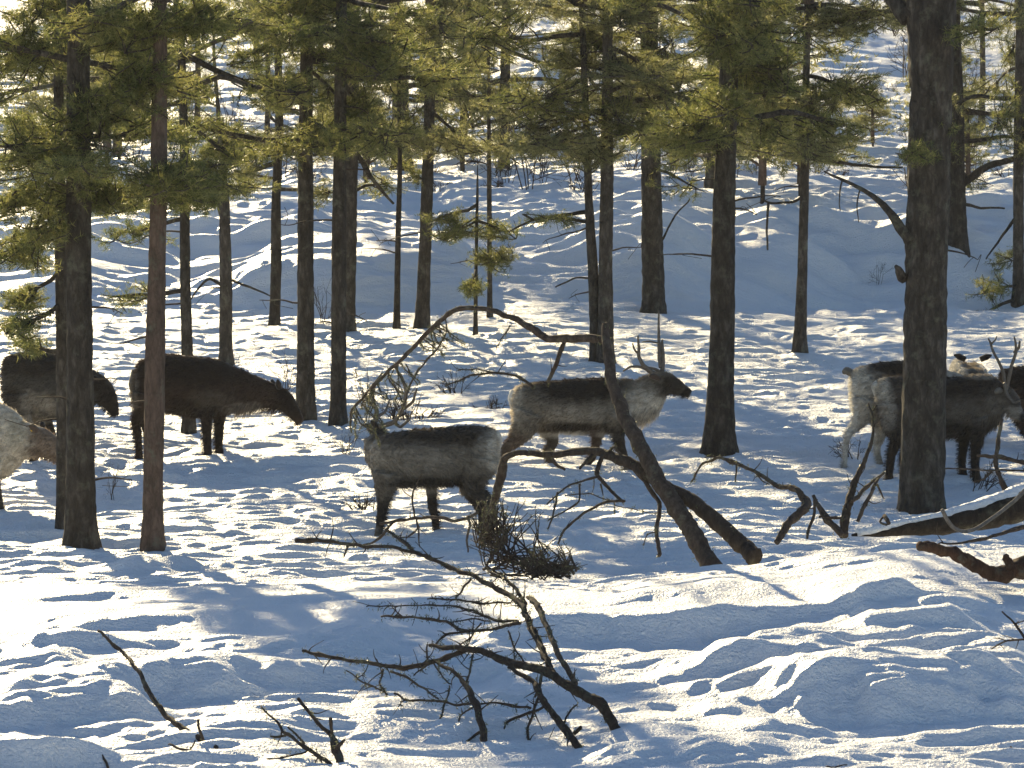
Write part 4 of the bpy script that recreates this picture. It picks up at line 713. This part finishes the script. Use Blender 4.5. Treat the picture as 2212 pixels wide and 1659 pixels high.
# grey one in front, facing left and away
reindeer('grey reindeer facing left with its head turned away and pale rump at its right', (930, 1152),
    [(1074, 960, 1000, .07), (1068, 930, 1018, .15), (1045, 922, 1035, .19), (1005, 920, 1045, .215), (960, 923, 1050, .23), (910, 926, 1052, .23), (865, 932, 1052, .21), (830, 938, 1045, .17), (810, 950, 1032, .12), (800, 970, 1010, .07)],
    [(850, 990, 58, .16, 0), (825, 975, 44, .13, .05), (812, 955, 30, .10, .14), (806, 940, 24, .075, .24), (800, 935, 19, .065, .32), (797, 937, 13, .05, .40)],
    [(-.1, [(838, 1020, 34), (832, 1055, 22), (828, 1080, 14), (823, 1105, 10), (819, 1125, 9.5), (816, 1138, 12)]), (.1, [(930, 1040, 16), (932, 1070, 12), (934, 1095, 10.5), (940, 1120, 9), (942, 1140, 9), (946, 1152, 12)]),
     (-.1, [(1035, 985, 46), (1025, 1030, 30), (1030, 1060, 20), (1052, 1085, 14), (1062, 1110, 10), (1058, 1135, 9.5), (1056, 1160, 12)]), (.1, [(1040, 990, 40), (1010, 1045, 24), (1030, 1080, 13), (1042, 1105, 10), (1040, 1130, 9), (1036, 1150, 11)])],
    GR, [(960, 935, 110, 26, DK, .9), (880, 950, 60, 20, DK, .6), (890, 990, 80, 40, LG, .3), (930, 1040, 75, 13, BLK, .85), (945, 1060, 60, 9, LG, .8), (1068, 975, 18, 50, CRM, .95), (1050, 970, 22, 40, LG, .5), (812, 985, 18, 36, LG, .7), (806, 935, 22, 18, DK, .7), (825, 1110, 26, 40, DK, .9), (938, 1110, 26, 45, DK, .9), (1040, 1090, 40, 60, DK, .7), (1000, 1040, 30, 20, DK, .5)],
    antlers=[(.2, .0, [[(818, 925, 4.5), (850, 915, 4), (870, 885, 3.5), (878, 850, 3), (868, 815, 2.5), (850, 790, 1.5)], [(868, 888, 3), (892, 870, 2.5), (900, 840, 1.5)], [(876, 855, 2.5), (858, 845, 2), (845, 820, 1.3)], [(850, 915, 3), (865, 925, 2.5), (885, 905, 2)]]),
             (.3, .5, [[(806, 922, 4.5), (812, 895, 4), (800, 865, 3.5), (806, 835, 3), (822, 812, 1.6)], [(808, 885, 3), (790, 870, 2.5), (778, 850, 1.5)], [(803, 850, 2.5), (788, 835, 1.4)], [(810, 905, 3), (830, 895, 2.5), (838, 870, 1.4)]])],
    ears=[(.22, .2, [(812, 928, 6), (806, 918, 7), (800, 912, 3)], DK), (.3, .4, [(800, 930, 5), (790, 925, 6), (782, 925, 2)], DK)], tail=([(1070, 935, 9), (1078, 948, 9), (1078, 968, 4)], CRM))
# right pair
reindeer('pale reindeer with a dark back and bright white hindquarters behind the largest trunk', (1822, 1004), 
    [(1838, 820, 850, .06), (1845, 800, 880, .15), (1870, 790, 905, .19), (1910, 782, 915, .21), (1960, 780, 915, .22), (2010, 784, 910, .20), (2040, 795, 900, .15), (2055, 810, 885, .09)],
    [(2010, 850, 48, .13, 0), (2040, 840, 40, .11, 0), (2065, 838, 32, .09, .02), (2085, 850, 24, .075, .03), (2100, 870, 16, .055, .04), (2108, 885, 11, .045, .05)],
    [(-.1, [(1868, 860, 32), (1860, 895, 22), (1848, 915, 13), (1834, 925, 9), (1826, 945, 6.5), (1824, 975, 6), (1820, 1002, 9)]), (.1, [(1885, 870, 32), (1900, 905, 20), (1905, 935, 12), (1896, 955, 9), (1900, 975, 7), (1908, 998, 8)]),
     (-.1, [(2020, 870, 26), (2020, 910, 14), (2018, 950, 9), (2018, 980, 8), (2018, 1002, 10)]), (.1, [(2000, 870, 26), (1998, 910, 14), (1998, 950, 9), (1997, 980, 8), (1997, 1002, 10)])],
    LG, [(1960, 800, 75, 30, BR, .9), (1925, 790, 50, 16, DK, .9), (1855, 850, 26, 70, CRM, .9), (1838, 880, 12, 80, WH, .9), (1905, 880, 30, 50, GR, .5), (1830, 960, 20, 50, WH, .6), (1900, 950, 20, 40, CRM, .6)],
    tail=([(1842, 808, 8), (1828, 800, 9), (1822, 806, 5)], GR))
reindeer('grey brown reindeer with lowered head and upright antlers in front of the pale one', (2100, 1036),
    [(1895, 840, 868, .06), (1902, 820, 895, .15), (1925, 812, 922, .19), (1970, 812, 940, .22), (2020, 815, 948, .225), (2070, 815, 945, .22), (2105, 809, 935, .20), (2135, 808, 925, .16), (2155, 818, 915, .11), (2168, 835, 900, .06)],
    [(2120, 865, 50, .13, 0), (2145, 862, 44, .11, 0), (2165, 862, 34, .09, -.02), (2180, 870, 25, .078, -.05), (2190, 885, 17, .06, -.08), (2202, 897, 11, .048, -.1), (2208, 903, 8, .038, -.1)],
    [(-.1, [(1925, 870, 36), (1925, 910, 26), (1935, 940, 16), (1925, 965, 11), (1920, 990, 9), (1919, 1010, 9), (1917, 1022, 12)]), (.1, [(1945, 880, 34), (1960, 930, 22), (1965, 960, 12), (1952, 980, 9), (1955, 1005, 8), (1957, 1022, 10)]),
     (-.09, [(2105, 900, 28), (2107, 940, 17), (2106, 965, 12), (2104, 995, 10), (2106, 1018, 9.5), (2110, 1038, 12)]), (.09, [(2085, 900, 28), (2085, 940, 16), (2083, 965, 11), (2080, 995, 9), (2082, 1015, 9), (2086, 1036, 12)])],
    (.085, .07, .058), [(2060, 830, 110, 24, DK, .8), (2050, 915, 60, 24, BLK, .8), (2090, 890, 60, 26, GR, .5), (1900, 840, 22, 34, CRM, .85), (1915, 885, 16, 50, LG, .8), (2160, 880, 30, 40, GR, .6), (2186, 893, 22, 16, LG, .7), (1925, 980, 30, 50, DK, .8), (2098, 990, 40, 55, BLK, .85), (2207, 900, 8, 10, BLK, .9), (2120, 812, 40, 7, LG, .5)],
    antlers=[(-.1, -.25, [[(2172, 840, 3.2), (2176, 815, 3), (2182, 785, 2.8), (2190, 758, 2.6), (2188, 738, 2), (2184, 725, 1.3)], [(2189, 760, 3), (2197, 748, 2.5), (2196, 735, 1.5)], [(2174, 835, 3), (2166, 825, 3), (2170, 850, 3), (2184, 868, 2.5), (2196, 862, 1.6)]]),
             (.02, .12, [[(2170, 838, 3.5), (2168, 805, 3), (2158, 780, 2.5), (2147, 760, 2.3), (2142, 740, 2), (2138, 732, 1.3)], [(2143, 742, 1.8), (2152, 735, 1.5), (2156, 728, 1)]])],
    ears=[(-.06, -.14, [(2164, 845, 6), (2154, 842, 7), (2146, 846, 3)], GR)], tail=([(1898, 828, 9), (1890, 835, 9), (1892, 855, 4)], CRM), eye=(2188, 878), mane=(2150, 890, 30))
reindeer('pale reindeer seen head on, only head and shoulders showing above the grey brown reindeer', (2090, 985),
    [(2058, 800, 860, .3), (2066, 776, 880, .4), (2090, 785, 885, .45), (2118, 785, 885, .4), (2134, 805, 870, .3)],
    [(2090, 830, 30, .12, -.3), (2090, 805, 30, .11, -.5), (2090, 790, 27, .09, -.6), (2090, 800, 20, .07, -.75), (2090, 812, 13, .05, -.85)],
    [(-.35, [(2075, 870, 14), (2074, 930, 10), (2074, 985, 10)]), (-.3, [(2108, 870, 14), (2108, 930, 10), (2108, 985, 10)]), (.45, [(2070, 870, 18), (2072, 930, 10), (2072, 975, 10)]), (.45, [(2110, 870, 18), (2112, 930, 10), (2112, 975, 10)])],
    CRM, [(2090, 785, 34, 44, GR, 1), (2090, 790, 26, 40, GR, .9), (2090, 810, 14, 16, DK, .6), (2062, 790, 12, 40, WH, .8), (2128, 800, 16, 30, WH, .8)],
    ears=[(-.5, -.5, [(2074, 772, 6), (2060, 765, 7), (2050, 762, 2)], DK), (-.5, -.5, [(2106, 772, 6), (2120, 766, 7), (2130, 763, 2)], DK)], Y=43.6)
reindeer('dark brown reindeer cut by the right edge behind the antlers of the grey brown one', (2250, 1000),
    [(2160, 812, 835, .06), (2166, 800, 858, .13), (2185, 795, 880, .18), (2220, 790, 900, .21), (2280, 788, 908, .22), (2340, 788, 908, .22), (2390, 792, 900, .18), (2420, 805, 885, .1)],
    [(2390, 835, 42, .12, 0), (2430, 800, 32, .09, 0), (2455, 770, 24, .075, 0), (2480, 765, 18, .06, 0), (2510, 775, 10, .045, 0)],
    [(-.1, [(2200, 860, 30), (2205, 900, 20), (2215, 930, 12), (2225, 955, 9), (2222, 980, 8), (2224, 1000, 10)]), (.1, [(2220, 860, 30), (2235, 900, 20), (2245, 930, 12), (2240, 955, 9), (2240, 980, 8), (2240, 1000, 10)]),
     (-.1, [(2370, 880, 24), (2370, 930, 12), (2370, 965, 9), (2370, 1000, 10)]), (.1, [(2385, 880, 24), (2387, 930, 12), (2387, 965, 9), (2387, 1000, 10)])],
    BR, [(2250, 810, 160, 40, DK, .8)], Y=42.3)
# left pair
reindeer('grey reindeer whose dark head shows right of the thick left trunk, body under hanging foliage', (100, 1003),
    [(6, 800, 835, .06), (12, 775, 870, .15), (35, 764, 890, .19), (75, 760, 902, .22), (115, 762, 905, .22), (150, 768, 902, .21), (180, 778, 895, .17), (198, 795, 880, .11)],
    [(165, 835, 52, .14, 0), (195, 840, 42, .11, 0), (215, 845, 33, .09, 0), (230, 858, 24, .075, 0), (240, 875, 17, .06, 0), (247, 890, 11, .045, 0), (250, 898, 8, .038, 0)],
    [(-.1, [(45, 850, 36), (50, 895, 24), (62, 925, 15), (68, 955, 10), (74, 980, 9), (78, 1002, 12)]), (.1, [(60, 850, 34), (85, 900, 22), (105, 935, 13), (112, 960, 9), (113, 985, 8), (116, 1004, 11)]),
     (-.1, [(160, 860, 30), (160, 910, 16), (160, 950, 10), (160, 980, 9), (162, 1004, 12)]), (.1, [(172, 860, 28), (175, 910, 15), (176, 950, 10), (176, 980, 9), (178, 1004, 12)])],
    (.075, .07, .062), [(90, 780, 110, 32, DK, .75), (75, 868, 45, 24, LG, .55), (130, 875, 30, 20, LG, .45), (30, 870, 26, 40, DK, .7), (235, 870, 32, 45, DK, .95), (205, 820, 30, 30, DK, .8), (80, 960, 60, 60, DK, .9), (75, 905, 40, 12, CRM, .4)],
    ears=[(-.05, -.1, [(216, 826, 6), (210, 818, 7), (206, 812, 3)], DK)], eye=(236, 862))
reindeer('cream white reindeer at the left edge, its tan head bent down beside the trunk', (3, 1096),
    [(-190, 880, 990, .15), (-150, 872, 1010, .2), (-90, 868, 1030, .23), (-40, 866, 1036, .23), (-5, 868, 1036, .21), (20, 878, 1025, .17), (42, 895, 1005, .12), (56, 915, 985, .07)],
    [(10, 950, 62, .15, -.02), (45, 950, 44, .12, -.02), (70, 952, 36, .10, -.02), (92, 958, 32, .09, 0), (110, 968, 27, .08, 0), (125, 982, 19, .06, 0), (137, 994, 12, .045, 0)],
    [(-.1, [(-20, 1000, 32), (-12, 1030, 18), (-5, 1050, 11), (0, 1070, 9), (3, 1085, 9), (6, 1098, 13)]), (.1, [(-45, 1000, 30), (-48, 1040, 16), (-46, 1070, 10), (-45, 1098, 12)]), (-.1, [(-165, 980, 34), (-170, 1030, 18), (-175, 1060, 10), (-172, 1098, 11)]), (.1, [(-150, 980, 34), (-150, 1030, 18), (-152, 1060, 10), (-150, 1098, 11)])],
    CRM, [(105, 965, 45, 50, (.2, .14, .10), .9), (135, 992, 14, 16, BR, .9), (2, 1070, 20, 40, DK, .9), (40, 930, 20, 30, (.5, .46, .36), .6)],
    ears=[(-.08, -.15, [(82, 930, 7), (74, 922, 8), (68, 918, 3)], BR), (.08, .15, [(90, 928, 6), (88, 918, 7), (84, 912, 2)], DK)], eye=(112, 958), tagp=(72, 924))
print('objects', len(bpy.data.objects))
